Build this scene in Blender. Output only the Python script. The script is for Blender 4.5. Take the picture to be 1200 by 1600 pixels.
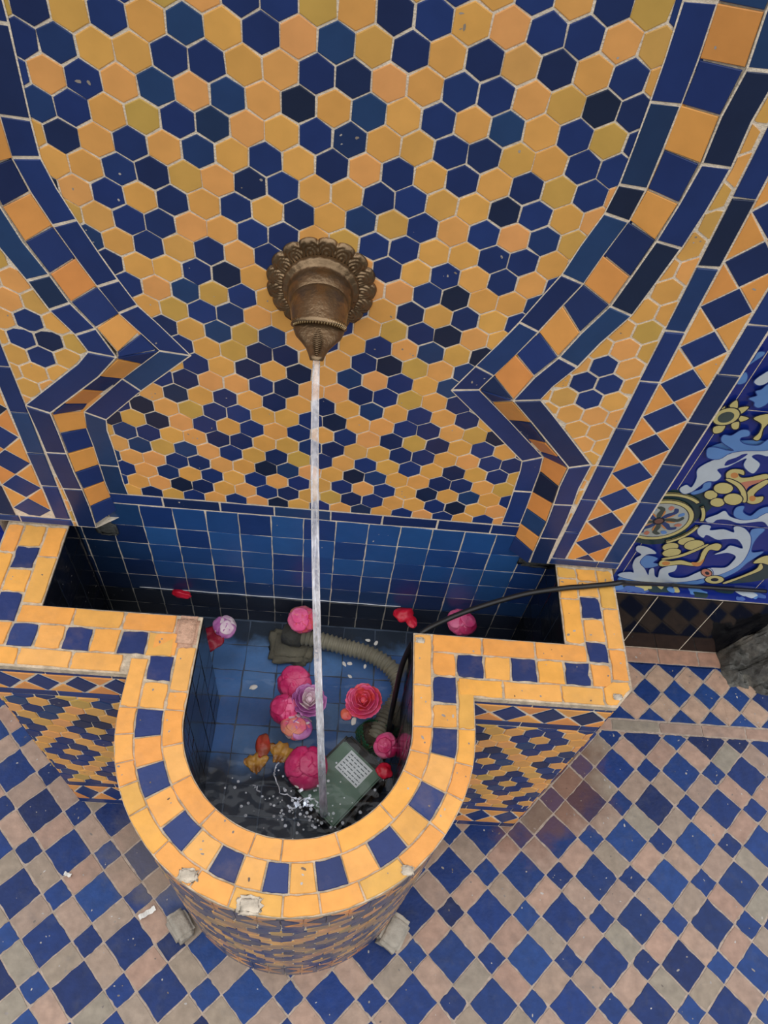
import bpy, bmesh, math, random
from mathutils import Vector, Euler, noise
from mathutils.geometry import tessellate_polygon

# ---------------------------------------------------------------- scene, camera, light
C = bpy.context.scene.collection
for o in list(bpy.data.objects): bpy.data.objects.remove(o)
U = 0.03                      # one mosaic hexagon is 3 cm wide; all lengths below are in hexagons
ZF = -42.8                    # level of the courtyard floor; the niche wall is y = 0
def V(x, y, z): return Vector((x*U, y*U, (z-ZF)*U))

REVEAL_R = [(13.56, 3.72, 14.49, 3.88), (13.65, 2.36, 14.65, 2.55), (13.67, 1.17, 14.54, 1.3), (13.68, -0.13, 14.59, -0.03), (13.65, -1.38, 14.47, -1.3), (13.51, -2.5, 14.27, -2.6), (13.1, -3.8, 13.96, -4.0), (12.79, -4.99, 13.68, -5.21), (12.36, -5.97, 13.05, -6.5), (11.82, -7.23, 12.6, -7.67), (11.26, -8.39, 11.97, -8.74), (10.65, -9.56, 11.5, -10.06), (10.23, -10.37, 11.45, -10.07), (10.91, -11.01, 11.48, -10.17), (11.77, -11.92, 12.47, -11.18), (12.85, -12.98, 13.37, -12.3), (13.6, -13.71, 14.11, -13.11), (13.8, -14.03, 14.74, -13.75), (13.91, -15.0, 14.71, -15.1), (13.95, -16.54, 14.8, -16.37), (13.99, -17.79, 14.88, -17.78), (13.99, -19.07, 14.88, -19.07), (14.0, -20.18, 14.9, -20.38), (13.95, -21.42, 14.94, -21.45)]
REVEAL_L = [(-5.7, -2.56, -6.26, -2.54), (-5.43, -3.68, -6.13, -3.79), (-5.02, -4.82, -5.77, -5.02), (-4.56, -5.99, -5.25, -6.2), (-4.06, -7.12, -4.83, -7.32), (-3.52, -8.25, -4.17, -8.38), (-2.85, -9.1, -3.62, -9.47), (-2.27, -9.88, -3.66, -9.7), (-3.07, -10.64, -3.68, -9.83), (-3.97, -11.54, -4.54, -10.83), (-4.86, -12.37, -5.37, -11.62), (-5.68, -13.22, -6.25, -12.52), (-5.94, -13.71, -6.94, -13.17), (-6.06, -14.76, -6.9, -14.41), (-6.01, -15.97, -6.88, -15.69), (-6.01, -17.22, -6.85, -17.01), (-6.01, -18.44, -6.77, -18.22), (-5.92, -19.68, -6.72, -19.51), (-5.84, -20.76, -6.75, -20.93)]
PAINTED = [('green', [(24.84, -24.43), (26.39, -24.29), (27.47, -23.82), (28.19, -24.69), (28.18, -25.76), (27.85, -26.91), (27.68, -28.09), (27.82, -29.26), (26.17, -29.96), (25.09, -29.88), (24.66, -29.41)], 0), ('sky', [(25.54, -20.22), (25.92, -20.73), (26.4, -20.78), (26.89, -20.54), (27.56, -20.04), (28.87, -19.67), (28.61, -19.16), (26.52, -19.43)], 0), ('sky', [(26.34, -24.16), (26.79, -23.72), (26.73, -23.23), (27.05, -23.06), (27.22, -23.54), (26.99, -24.01), (26.57, -24.33)], 0), ('white', [(25.93, -24.35), (25.5, -23.92), (25.73, -23.49), (26.13, -23.68), (26.08, -22.82), (25.79, -22.08), (25.97, -21.53), (26.47, -20.94), (27.0, -20.45), (27.56, -20.04), (28.92, -19.77), (29.22, -20.35), (28.57, -20.26), (28.32, -20.52), (29.02, -21.0), (29.17, -21.45), (29.1, -21.93), (28.57, -21.65), (28.2, -21.23), (28.1, -20.69), (27.75, -21.06), (27.38, -21.57), (26.9, -21.87), (27.39, -22.4), (27.29, -22.9), (26.85, -22.97), (26.69, -23.14), (26.51, -23.63), (26.31, -24.1)], 0), ('deep', [(27.18, -21.48), (27.12, -21.03), (27.49, -20.69), (27.72, -20.38), (27.99, -20.32), (27.83, -20.76), (27.58, -21.19)], 0), ('yellow', [(27.91, -22.7), (27.58, -22.14), (27.76, -21.73), (28.38, -21.73), (28.63, -22.12), (28.26, -22.05), (28.58, -22.39), (29.06, -22.32), (29.86, -21.89), (30.18, -22.21), (29.78, -22.51), (28.92, -22.83), (28.32, -22.91)], 1), ('orange', [(28.34, -22.21), (28.37, -22.37), (28.3, -22.47), (28.17, -22.49), (28.01, -22.42), (27.9, -22.27), (27.87, -22.12), (27.94, -22.02), (28.08, -22.0), (28.23, -22.07)], 0), ('salmon', [(28.75, -22.89), (29.68, -22.46), (30.12, -22.4), (29.45, -23.11), (29.51, -23.73), (29.13, -23.28)], 0), ('yellow', [(29.94, -24.45), (29.62, -23.71), (29.74, -23.07), (30.12, -22.4), (30.4, -22.63), (30.14, -23.39), (30.12, -23.9), (30.36, -24.06), (30.75, -23.97), (30.88, -24.45), (30.57, -24.73), (30.18, -24.68)], 1), ('orange', [(30.39, -24.19), (30.43, -24.35), (30.38, -24.46), (30.26, -24.48), (30.11, -24.39), (30.0, -24.24), (29.96, -24.08), (30.01, -23.97), (30.13, -23.95), (30.28, -24.04)], 0), ('yellow', [(27.83, -22.71), (28.64, -23.16), (29.25, -23.77), (29.76, -24.6), (29.96, -24.51), (29.47, -23.61), (28.76, -22.93), (27.97, -22.59)], 1), ('yellow', [(27.95, -24.16), (27.98, -24.42), (27.86, -24.59), (27.63, -24.63), (27.37, -24.5), (27.19, -24.27), (27.15, -24.01), (27.27, -23.84), (27.51, -23.81), (27.76, -23.93)], 1), ('yellow', [(28.58, -23.41), (28.61, -23.72), (28.42, -23.94), (28.07, -23.99), (27.71, -23.85), (27.47, -23.57), (27.44, -23.26), (27.63, -23.04), (27.97, -23.0), (28.33, -23.14)], 1), ('yellow', [(28.71, -24.81), (28.74, -25.07), (28.6, -25.25), (28.33, -25.28), (28.05, -25.16), (27.86, -24.93), (27.84, -24.68), (27.98, -24.5), (28.24, -24.47), (28.52, -24.58)], 1), ('yellow', [(29.63, -24.36), (29.68, -24.69), (29.5, -24.93), (29.16, -24.97), (28.79, -24.81), (28.53, -24.51), (28.49, -24.18), (28.67, -23.95), (29.01, -23.9), (29.38, -24.06)], 1), ('sky', [(31.77, -27.65), (31.89, -27.2), (32.5, -27.19), (32.46, -28.0), (32.56, -28.89), (32.95, -29.84), (33.66, -29.66), (33.45, -30.49), (33.24, -31.17), (33.09, -32.19), (32.6, -33.12), (31.95, -33.75), (31.14, -33.6), (32.4, -32.29), (32.78, -31.07), (32.63, -29.65)], 0), ('white', [(28.53, -28.26), (28.29, -27.71), (28.43, -27.26), (28.97, -27.33), (29.12, -27.77), (29.92, -27.55), (30.73, -27.8), (30.47, -27.26), (30.7, -27.11), (31.3, -27.36), (32.06, -28.2), (32.65, -29.65), (32.86, -31.22), (32.44, -32.37), (31.66, -33.09), (31.05, -32.15), (32.05, -31.92), (32.23, -31.15), (32.12, -30.44), (31.38, -30.12), (30.64, -30.45), (31.06, -29.8), (31.2, -29.27), (32.15, -29.49), (31.34, -28.53), (30.57, -28.57), (30.03, -28.72), (29.14, -28.29), (29.04, -28.64)], 0), ('sky', [(25.37, -34.19), (26.92, -34.32), (30.54, -33.96), (31.24, -33.41), (31.07, -34.32), (26.12, -34.7)], 0), ('sky', [(25.79, -31.76), (26.11, -31.2), (27.05, -31.42), (26.96, -32.0), (27.53, -32.17), (26.95, -32.67), (26.32, -32.6)], 0), ('white', [(25.29, -34.07), (25.26, -33.6), (25.83, -33.4), (26.11, -33.39), (25.7, -32.52), (25.6, -31.63), (25.82, -31.14), (25.29, -30.71), (25.22, -30.13), (26.04, -30.29), (26.74, -30.85), (26.16, -31.09), (26.03, -32.06), (26.65, -32.8), (27.23, -33.61), (27.06, -32.91), (27.28, -32.71), (27.69, -33.59), (28.01, -33.8), (27.8, -32.97), (27.9, -32.53), (28.62, -32.01), (28.83, -32.79), (28.51, -33.17), (28.96, -33.66), (29.9, -33.56), (30.48, -32.75), (31.07, -32.15), (31.66, -33.0), (31.1, -33.52), (30.2, -34.04), (28.83, -34.39), (26.98, -34.49)], 0), ('sky', [(29.72, -25.68), (29.67, -25.15), (30.06, -25.02), (30.26, -25.6), (30.92, -25.92), (31.13, -25.18), (31.56, -24.88), (31.88, -25.51), (31.39, -26.2), (30.63, -26.35), (30.01, -26.12)], 0), ('white', [(28.52, -26.89), (28.33, -26.56), (28.81, -26.05), (29.11, -25.63), (29.7, -26.16), (30.65, -26.41), (31.37, -26.17), (31.54, -25.84), (31.88, -25.51), (32.55, -26.82), (31.9, -26.37), (30.65, -26.76), (29.68, -26.49), (29.05, -26.58), (28.92, -26.93)], 0), ('yellow', [(27.82, -29.74), (27.86, -30.04), (27.7, -30.29), (27.42, -30.42), (27.11, -30.36), (26.9, -30.14), (26.86, -29.85), (27.02, -29.6), (27.3, -29.48), (27.6, -29.53)], 1), ('yellow', [(28.25, -30.36), (28.28, -30.67), (28.09, -30.95), (27.75, -31.09), (27.4, -31.05), (27.17, -30.84), (27.15, -30.53), (27.34, -30.26), (27.67, -30.11), (28.02, -30.15)], 1), ('yellow', [(28.6, -28.94), (28.63, -29.21), (28.46, -29.45), (28.16, -29.58), (27.85, -29.54), (27.64, -29.35), (27.62, -29.08), (27.79, -28.84), (28.08, -28.71), (28.39, -28.75)], 1), ('yellow', [(29.37, -29.26), (29.42, -29.6), (29.23, -29.92), (28.88, -30.07), (28.49, -30.01), (28.23, -29.75), (28.19, -29.41), (28.38, -29.1), (28.73, -28.95), (29.11, -29.01)], 1), ('yellow', [(27.42, -31.33), (28.3, -30.83), (29.02, -30.02), (29.56, -29.32), (29.68, -29.46), (29.2, -30.23), (28.48, -31.05), (27.54, -31.51)], 1), ('yellow', [(27.41, -32.1), (27.44, -31.6), (28.08, -31.63), (28.72, -31.42), (29.54, -31.63), (29.91, -31.33), (29.69, -30.31), (29.71, -29.57), (30.13, -29.13), (30.59, -29.32), (30.62, -29.91), (30.05, -29.9), (30.1, -30.73), (30.24, -31.52), (29.86, -31.96), (28.93, -31.91), (28.28, -32.11), (27.73, -32.34)], 1), ('orange', [(28.12, -31.88), (28.12, -32.04), (28.02, -32.15), (27.85, -32.18), (27.68, -32.1), (27.57, -31.96), (27.56, -31.81), (27.66, -31.7), (27.83, -31.68), (28.01, -31.75)], 0), ('orange', [(29.5, -31.55), (30.02, -31.47), (30.15, -30.97), (30.27, -31.85), (29.86, -31.96)], 0), ('salmon', [(31.5, -32.86), (31.48, -33.08), (31.31, -33.15), (31.04, -33.04), (30.79, -32.8), (30.65, -32.52), (30.68, -32.31), (30.85, -32.24), (31.11, -32.35), (31.36, -32.59)], 1), ('dark', [(31.33, -32.81), (31.32, -32.91), (31.25, -32.94), (31.13, -32.89), (31.01, -32.78), (30.95, -32.66), (30.96, -32.56), (31.04, -32.53), (31.16, -32.58), (31.27, -32.69)], 0), ('yellow', [(32.63, -33.38), (32.64, -33.69), (32.41, -33.92), (32.02, -33.98), (31.62, -33.84), (31.36, -33.57), (31.36, -33.26), (31.59, -33.04), (31.98, -32.98), (32.38, -33.11)], 1), ('dark', [(32.28, -33.43), (32.29, -33.58), (32.2, -33.68), (32.03, -33.7), (31.86, -33.64), (31.75, -33.51), (31.74, -33.37), (31.84, -33.27), (32.0, -33.24), (32.17, -33.31)], 0), ('green', [(32.82, -33.79), (33.58, -32.81), (34.18, -31.78), (34.05, -30.97), (34.68, -30.96), (35.57, -32.68), (34.15, -33.6)], 0), ('yellow', [(32.76, -33.66), (33.54, -32.72), (34.14, -31.7), (34.09, -31.04), (34.26, -31.05), (34.53, -31.73), (33.77, -32.81), (33.0, -33.77)], 1), ('yellow', [(33.59, -30.95), (33.71, -30.29), (34.18, -29.98), (34.68, -30.96), (34.18, -30.87)], 1), ('sky', [(24.79, -13.77), (24.87, -13.41), (24.86, -12.95), (25.14, -12.89), (25.19, -13.08), (24.98, -13.46)], 0), ('sky', [(24.83, -15.07), (24.79, -14.55), (24.88, -14.27), (25.11, -14.57), (25.16, -14.95)], 0), ('white', [(25.63, -14.88), (25.61, -14.63), (25.77, -14.31), (25.99, -14.07), (26.3, -14.68), (26.0, -15.03)], 0), ('sky', [(26.43, -14.93), (26.23, -15.3), (26.01, -15.46), (26.22, -15.75), (25.91, -16.0), (26.3, -16.2), (26.44, -16.47), (26.76, -16.55), (27.0, -16.04)], 0), ('yellow', [(25.15, -16.64), (25.34, -16.19), (25.65, -16.84)], 1), ('yellow', [(25.7, -16.74), (26.18, -16.59), (25.99, -17.14)], 1), ('yellow', [(26.02, -17.3), (26.58, -17.4), (26.26, -17.7)], 1), ('yellow', [(25.88, -17.94), (26.18, -17.73), (26.38, -18.23), (26.13, -18.3)], 1), ('yellow', [(25.06, -18.3), (25.58, -18.09), (25.62, -18.62), (25.26, -18.75)], 1), ('yellow', [(24.84, -16.98), (24.91, -16.7), (25.03, -17.02)], 1), ('yellow', [(25.87, -17.03), (26.0, -17.41), (25.87, -17.8), (25.54, -18.05), (25.13, -18.06), (24.8, -17.83), (24.69, -17.44), (24.82, -17.05), (25.15, -16.81), (25.55, -16.8)], 1), ('moss', [(25.68, -17.22), (25.76, -17.47), (25.68, -17.73), (25.47, -17.88), (25.21, -17.88), (25.0, -17.73), (24.92, -17.47), (25.0, -17.22), (25.21, -17.07), (25.47, -17.07)], 0), ('yellow', [(26.82, -17.34), (27.47, -16.95), (27.77, -17.52), (27.72, -18.06), (27.92, -18.75), (27.85, -19.01), (27.57, -18.87), (27.66, -18.42), (27.46, -17.74)], 1), ('sky', [(25.85, -18.84), (26.29, -18.82), (26.61, -18.33), (27.04, -18.34), (27.22, -18.7), (26.88, -18.89), (26.94, -19.17), (27.4, -19.42), (28.15, -19.4), (28.46, -18.86), (28.87, -19.66), (27.63, -19.9), (26.86, -20.23), (26.5, -20.79), (25.81, -20.76), (25.48, -20.02), (25.88, -19.89), (26.67, -20.05), (26.96, -19.95), (25.99, -19.36)], 0)]
CAM_F, CAM_R, CAM_C = 1198.77, (0.63192, -0.09531, 0.03207), (5.098, -22.137, 10.895)
FLOOR_O, FLOOR_CELL, FLOOR_A = (28.854, -6.108), 3.4593, 0.7929

cam = bpy.data.cameras.new('camera'); cam_o = bpy.data.objects.new('camera', cam); C.objects.link(cam_o)
cam.sensor_fit = 'HORIZONTAL'; cam.sensor_width = 36.0; cam.lens = CAM_F/1200*36.0; cam.clip_start = 0.02
cam_o.location = V(*CAM_C); cam_o.rotation_euler = Euler(CAM_R, 'XYZ')
bpy.context.scene.camera = cam_o

wd = bpy.data.worlds.new('courtyard_sky'); bpy.context.scene.world = wd; wd.use_nodes = True
nt = wd.node_tree; bg = nt.nodes['Background']
tc = nt.nodes.new('ShaderNodeTexCoord'); sp = nt.nodes.new('ShaderNodeSeparateXYZ'); rp = nt.nodes.new('ShaderNodeValToRGB')
nt.links.new(tc.outputs['Generated'], sp.inputs[0]); nt.links.new(sp.outputs['Z'], rp.inputs[0]); nt.links.new(rp.outputs[0], bg.inputs[0])
e = rp.color_ramp.elements                                   # open courtyard: bright overcast overhead, dim walls all round
e[0].position = 0.0; e[0].color = (.09,.088,.085,1); e[1].position = 1.0; e[1].color = (1.0,1.0,1.02,1)
x = e.new(.28); x.color = (.42,.41,.40,1)
x = e.new(.55); x.color = (.8,.8,.8,1)
bg.inputs[1].default_value = 1.45

vs = bpy.context.scene.view_settings
bpy.context.scene.display_settings.display_device = 'sRGB'
vs.view_transform = 'Standard'; vs.look = 'None'; vs.gamma = 1; vs.use_curve_mapping = False
vs.exposure = 0.35

# ---------------------------------------------------------------- colours and materials
def lin(r, g, b):
    f = lambda c: (c/255/12.92) if c <= 10 else ((c/255+.055)/1.055)**2.4
    return (f(r), f(g), f(b), 1.0)
def mix(a, b, t): return tuple(a[i]*(1-t)+b[i]*t for i in range(3)) + (1.0,)
def mat(name, base=None, rough=.5, attr=False, var=.12, scale=60, bump=0, bscale=200, metal=0, coat=0, spec=.5, dirt=None, dirt_scale=12, dirt_amt=.5):
    m = bpy.data.materials.new(name); m.use_nodes = True
    n = m.node_tree.nodes; l = m.node_tree.links; b = n['Principled BSDF']
    b.inputs['Roughness'].default_value = rough; b.inputs['Metallic'].default_value = metal
    b.inputs['Specular IOR Level'].default_value = spec; b.inputs['Coat Weight'].default_value = coat
    b.inputs['Coat Roughness'].default_value = .08
    if attr: src = n.new('ShaderNodeVertexColor'); src.layer_name = 'Col'; col = src.outputs[0]
    else: src = n.new('ShaderNodeRGB'); src.outputs[0].default_value = base; col = src.outputs[0]
    t = n.new('ShaderNodeTexCoord')
    nz = n.new('ShaderNodeTexNoise'); nz.inputs['Scale'].default_value = scale; nz.inputs['Detail'].default_value = 6
    l.new(t.outputs['Object'], nz.inputs['Vector'])
    mr = n.new('ShaderNodeMapRange'); mr.inputs['From Min'].default_value = .3; mr.inputs['From Max'].default_value = .7
    mr.inputs['To Min'].default_value = 1-var; mr.inputs['To Max'].default_value = 1+var
    l.new(nz.outputs['Fac'], mr.inputs['Value'])
    mx = n.new('ShaderNodeVectorMath'); mx.operation = 'SCALE'; l.new(col, mx.inputs[0]); l.new(mr.outputs[0], mx.inputs['Scale'])
    out = mx.outputs[0]
    if dirt:
        d = n.new('ShaderNodeTexNoise'); d.inputs['Scale'].default_value = dirt_scale; d.inputs['Detail'].default_value = 8; d.inputs['Roughness'].default_value = .65
        l.new(t.outputs['Object'], d.inputs['Vector'])
        r = n.new('ShaderNodeMapRange'); r.inputs['From Min'].default_value = .52; r.inputs['From Max'].default_value = .7; r.inputs['To Max'].default_value = dirt_amt
        l.new(d.outputs['Fac'], r.inputs['Value'])
        q = n.new('ShaderNodeMix'); q.data_type = 'RGBA'; q.inputs['B'].default_value = dirt
        l.new(r.outputs[0], q.inputs['Factor']); l.new(out, q.inputs['A']); out = q.outputs['Result']
    l.new(out, b.inputs['Base Color'])
    if bump:
        bz = n.new('ShaderNodeTexNoise'); bz.inputs['Scale'].default_value = bscale; bz.inputs['Detail'].default_value = 4
        l.new(t.outputs['Object'], bz.inputs['Vector'])
        bm_ = n.new('ShaderNodeBump'); bm_.inputs['Strength'].default_value = bump; bm_.inputs['Distance'].default_value = .002
        l.new(bz.outputs['Fac'], bm_.inputs['Height']); l.new(bm_.outputs[0], b.inputs['Normal'])
    return m

M_TILE = mat('glazed_zellige', attr=True, rough=.32, var=.07, scale=35, bump=.12, bscale=90, spec=.35)
M_RIM = mat('worn_yellow_glaze', attr=True, rough=.4, var=.08, scale=50, bump=.2, bscale=150, spec=.35, dirt=lin(150,125,100), dirt_scale=26, dirt_amt=.16)
M_GROUT_RIM = mat('rim_grout', lin(196,180,156), rough=.95, var=.3, scale=90, bump=1, bscale=300)
M_FLOOR = mat('worn_floor_tile', attr=True, rough=.42, var=.16, scale=55, bump=.3, bscale=160, spec=.25, dirt=lin(90,92,98), dirt_scale=30, dirt_amt=.2)
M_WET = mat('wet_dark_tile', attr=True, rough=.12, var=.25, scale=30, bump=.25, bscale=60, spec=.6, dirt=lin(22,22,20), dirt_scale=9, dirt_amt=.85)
def stain(m, cx, cy, rad, col, amt, sc=9):
    n = m.node_tree.nodes; l = m.node_tree.links; b = n['Principled BSDF']; src = b.inputs['Base Color'].links[0].from_socket
    t = n.new('ShaderNodeTexCoord'); d = n.new('ShaderNodeVectorMath'); d.operation = 'DISTANCE'; d.inputs[1].default_value = (cx*U, cy*U, 0)
    nz = n.new('ShaderNodeTexNoise'); nz.inputs['Scale'].default_value = sc; nz.inputs['Detail'].default_value = 6; nz.inputs['Roughness'].default_value = .65
    l.new(t.outputs['Object'], d.inputs[0]); l.new(t.outputs['Object'], nz.inputs['Vector'])
    a = n.new('ShaderNodeMath'); a.operation = 'MULTIPLY_ADD'; a.inputs[1].default_value = -rad*U*1.6; l.new(nz.outputs['Fac'], a.inputs[0]); l.new(d.outputs['Value'], a.inputs[2])
    mr = n.new('ShaderNodeMapRange'); mr.inputs['From Min'].default_value = -.25*rad*U; mr.inputs['From Max'].default_value = .15*rad*U; mr.inputs['To Min'].default_value = amt; mr.inputs['To Max'].default_value = 0
    l.new(a.outputs[0], mr.inputs['Value']); q = n.new('ShaderNodeMix'); q.data_type = 'RGBA'; q.inputs['B'].default_value = col
    l.new(mr.outputs[0], q.inputs['Factor']); l.new(src, q.inputs['A']); l.new(q.outputs['Result'], b.inputs['Base Color'])
stain(M_FLOOR, 20.5, -4.5, 6, lin(110,72,52), .6)
stain(M_FLOOR, -4.0, -10.5, 5, lin(120,112,100), .45)
M_GROUT = mat('pale_grout', lin(236,222,200), rough=.9, var=.15, scale=120, bump=.8, bscale=400)
M_GROUT_FLOOR = mat('floor_grout', lin(172,156,142), rough=.9, var=.25, scale=90, bump=.8, bscale=400)
M_GROUT_WET = mat('wet_grout', lin(78,90,108), rough=.5, var=.5, scale=25, bump=.6, bscale=300)
M_PAINT = mat('painted_majolica', attr=True, rough=.2, var=.06, scale=40, spec=.5)
M_PLINTH = mat('black_gloss_tile', lin(14,15,20), rough=.07, var=.1, spec=.2)
M_MORTAR = mat('rough_mortar', lin(200,188,170), rough=.95, var=.3, scale=80, bump=1, bscale=250)
M_ROCK = mat('wet_dark_cement', lin(78,78,74), rough=.55, var=.5, scale=45, bump=1, bscale=120, dirt=lin(150,145,132), dirt_scale=18, dirt_amt=.6)
M_STONE = mat('pink_stone', lin(205,165,140), rough=.9, var=.2, scale=160, bump=1, bscale=500, dirt=lin(150,115,95), dirt_scale=120, dirt_amt=.6)

BLUES = [lin(36,57,114), lin(34,54,106), lin(38,62,122), lin(36,57,110), lin(32,48,92), lin(30,42,68), lin(40,70,114), lin(35,56,114)]
YELLOWS = [lin(238,180,94), lin(234,172,94), lin(228,168,90), lin(240,172,100), lin(218,170,88), lin(238,170,104), lin(204,168,86), lin(230,172,90)]
ORANGES = [lin(236,158,84), lin(232,166,88), lin(228,152,84), lin(240,172,90)]
RIMY = [lin(238,172,80), lin(238,166,84), lin(232,160,82), lin(238,174,92), lin(234,174,98), lin(218,168,84)]
RIMB = [lin(38,54,108), lin(34,50,100), lin(42,60,114)]
FLB = [lin(24,54,116), lin(22,46,100), lin(32,66,126), lin(22,50,108), lin(28,60,118), lin(22,38,84)]
FLP = [lin(166,142,126), lin(156,134,120), lin(174,144,126), lin(150,136,120), lin(164,134,118), lin(146,138,124)]
rnd = random.Random(7)
def pick(l): return mix(rnd.choice(l), rnd.choice(l), rnd.random()*.5)

# ---------------------------------------------------------------- mesh helpers
def inset_poly(P, d):
    n = len(P); out = []
    for i in range(n):
        a, b, c = P[i-1], P[i], P[(i+1) % n]
        e1 = (b-a); e2 = (c-b)
        if e1.length < 1e-6 or e2.length < 1e-6: out.append(b.copy()); continue
        e1 = e1.normalized(); e2 = e2.normalized()
        n1 = Vector((-e1.y, e1.x)); n2 = Vector((-e2.y, e2.x))
        k = n1 + n2; kk = max(.35, k.dot(k)/2)
        out.append(b + k * (d/kk))
    return out
def area(P): return .5*sum(P[i-1].x*P[i].y - P[i].x*P[i-1].y for i in range(len(P)))
def clip(P, nx, ny, c):           # keep nx*x+ny*y <= c, P a list of 2D tuples
    out = []
    for i in range(len(P)):
        a, b = P[i-1], P[i]; da = nx*a[0]+ny*a[1]-c; db = nx*b[0]+ny*b[1]-c
        if (da <= 0) != (db <= 0):
            t = da/(da-db); out.append((a[0]+(b[0]-a[0])*t, a[1]+(b[1]-a[1])*t))
        if db <= 0: out.append(b)
    res = []
    for q in out:
        if not res or math.hypot(q[0]-res[-1][0], q[1]-res[-1][1]) > 1e-4: res.append(q)
    return res
def clip_box(P, x0, x1, y0, y1):
    for a in ((-1,0,-x0), (1,0,x1), (0,-1,-y0), (0,1,y1)):
        P = clip(P, *a)
        if len(P) < 3: return []
    return P

class Mosaic:
    """one mesh: tile slabs (material 0) set in a bed of grout (material 1)"""
    def __init__(s, chips=.09, chip_size=1, chip_col=(.3,.25,.2,1)): s.v = []; s.f = []; s.c = []; s.m = []; s.chips = chips; s.chip_size = chip_size; s.chip_col = chip_col
    def face(s, pts, col, m):
        i = len(s.v); s.v += [tuple(p) for p in pts]; s.f.append(list(range(i, i+len(pts)))); s.c.append(col); s.m.append(m)
    def tile(s, P, col, facing, h=.028, gap=.06, jit=.03, sub=1, chip=0.0, tilt=.012, bev=.022):
        """P: 3D points in hexagon units, coplanar; facing: rough outward direction"""
        P = [Vector(p) for p in P]
        n = Vector((0,0,0))
        for i in range(len(P)): n += P[i-1].cross(P[i])
        if n.length < 1e-6: return
        n.normalize()
        if n.dot(Vector(facing)) < 0: n = -n; P = P[::-1]
        o = sum(P, Vector((0,0,0)))/len(P)
        ux = (P[1]-P[0]).normalized(); uy = n.cross(ux)
        q = [Vector(((p-o).dot(ux), (p-o).dot(uy))) for p in P]
        if area(q) < .03: return
        q = inset_poly(q, gap*.5)
        if area(q) < .02: return
        if sub > 1:
            r = []
            for i in range(len(q)):
                a, b = q[i], q[(i+1) % len(q)]
                for k in range(sub):
                    t = k/sub; w = a.lerp(b, t)
                    d = chip*(rnd.random()**2) * (1.5 if k == 0 else .8)
                    r.append(w - w.normalized()*d if w.length > 0 else w)
            q = r
        q = [p + Vector((rnd.uniform(-jit, jit), rnd.uniform(-jit, jit))) for p in q]
        if area(q) < .02: return
        t = inset_poly(q, bev) if bev else [p.copy() for p in q]
        if area(t) < .01: t = q
        tx, ty = rnd.uniform(-tilt, tilt), rnd.uniform(-tilt, tilt)
        W = lambda p, z: V(*(o + ux*p.x + uy*p.y + n*z))
        if s.chips and rnd.random() < s.chips:
            for _ in range(rnd.choice((1, 1, 2, 3))):
                c0 = sum(q, Vector((0,0)))/len(q); pp = c0.lerp(rnd.choice(q), rnd.uniform(.1, .75)); rr = rnd.uniform(.018, .05)*s.chip_size
                st = rnd.uniform(.6, 2.2); a0 = rnd.uniform(0, 3)
                ring_ = [pp + Vector((math.cos(a0)*math.cos(t_)*rr*st - math.sin(a0)*math.sin(t_)*rr, math.sin(a0)*math.cos(t_)*rr*st + math.cos(a0)*math.sin(t_)*rr))*rnd.uniform(.6, 1.2) for t_ in (0, 1.05, 2.1, 3.14, 4.2, 5.2)]
                s.face([W(g, h + .004 + g.x*tx + g.y*ty) for g in ring_], mix(lin(190,185,180), s.chip_col, rnd.random()), 0)
        k = len(q); i = len(s.v)
        s.v += [tuple(W(p, -.02)) for p in q] + [tuple(W(p, h*.6 + p.x*tx + p.y*ty)) for p in q] + [tuple(W(p, h + p.x*tx + p.y*ty)) for p in t]
        s.f.append([i+2*k+j for j in range(k)]); s.c.append(col); s.m.append(0)
        for L_ in (0, 1):
            for j in range(k):
                a = i+L_*k+j; b = i+L_*k+(j+1) % k
                s.f.append([a, b, b+k, a+k]); s.c.append(col); s.m.append(0)
    def grout(s, P, m=1):
        s.face([V(*p) for p in P], (1,1,1,1), m)
    def grout_poly(s, P2, f):      # concave outline, f maps 2D -> 3D
        tri = tessellate_polygon([[Vector((p[0], p[1], 0)) for p in P2]])
        for t in tri: s.grout([f(*P2[i][:2]) for i in t])
    def build(s, name, mats, parent=None):
        me = bpy.data.meshes.new(name); me.from_pydata(s.v, [], s.f)
        for m in mats: me.materials.append(m)
        ca = me.color_attributes.new('Col', 'FLOAT_COLOR', 'CORNER'); k = 0
        for p in me.polygons:
            p.material_index = s.m[p.index]
            for _ in p.loop_indices: ca.data[k].color = s.c[p.index]; k += 1
        me.update()
        o = bpy.data.objects.new(name, me); C.objects.link(o); o.parent = parent
        return o

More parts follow.
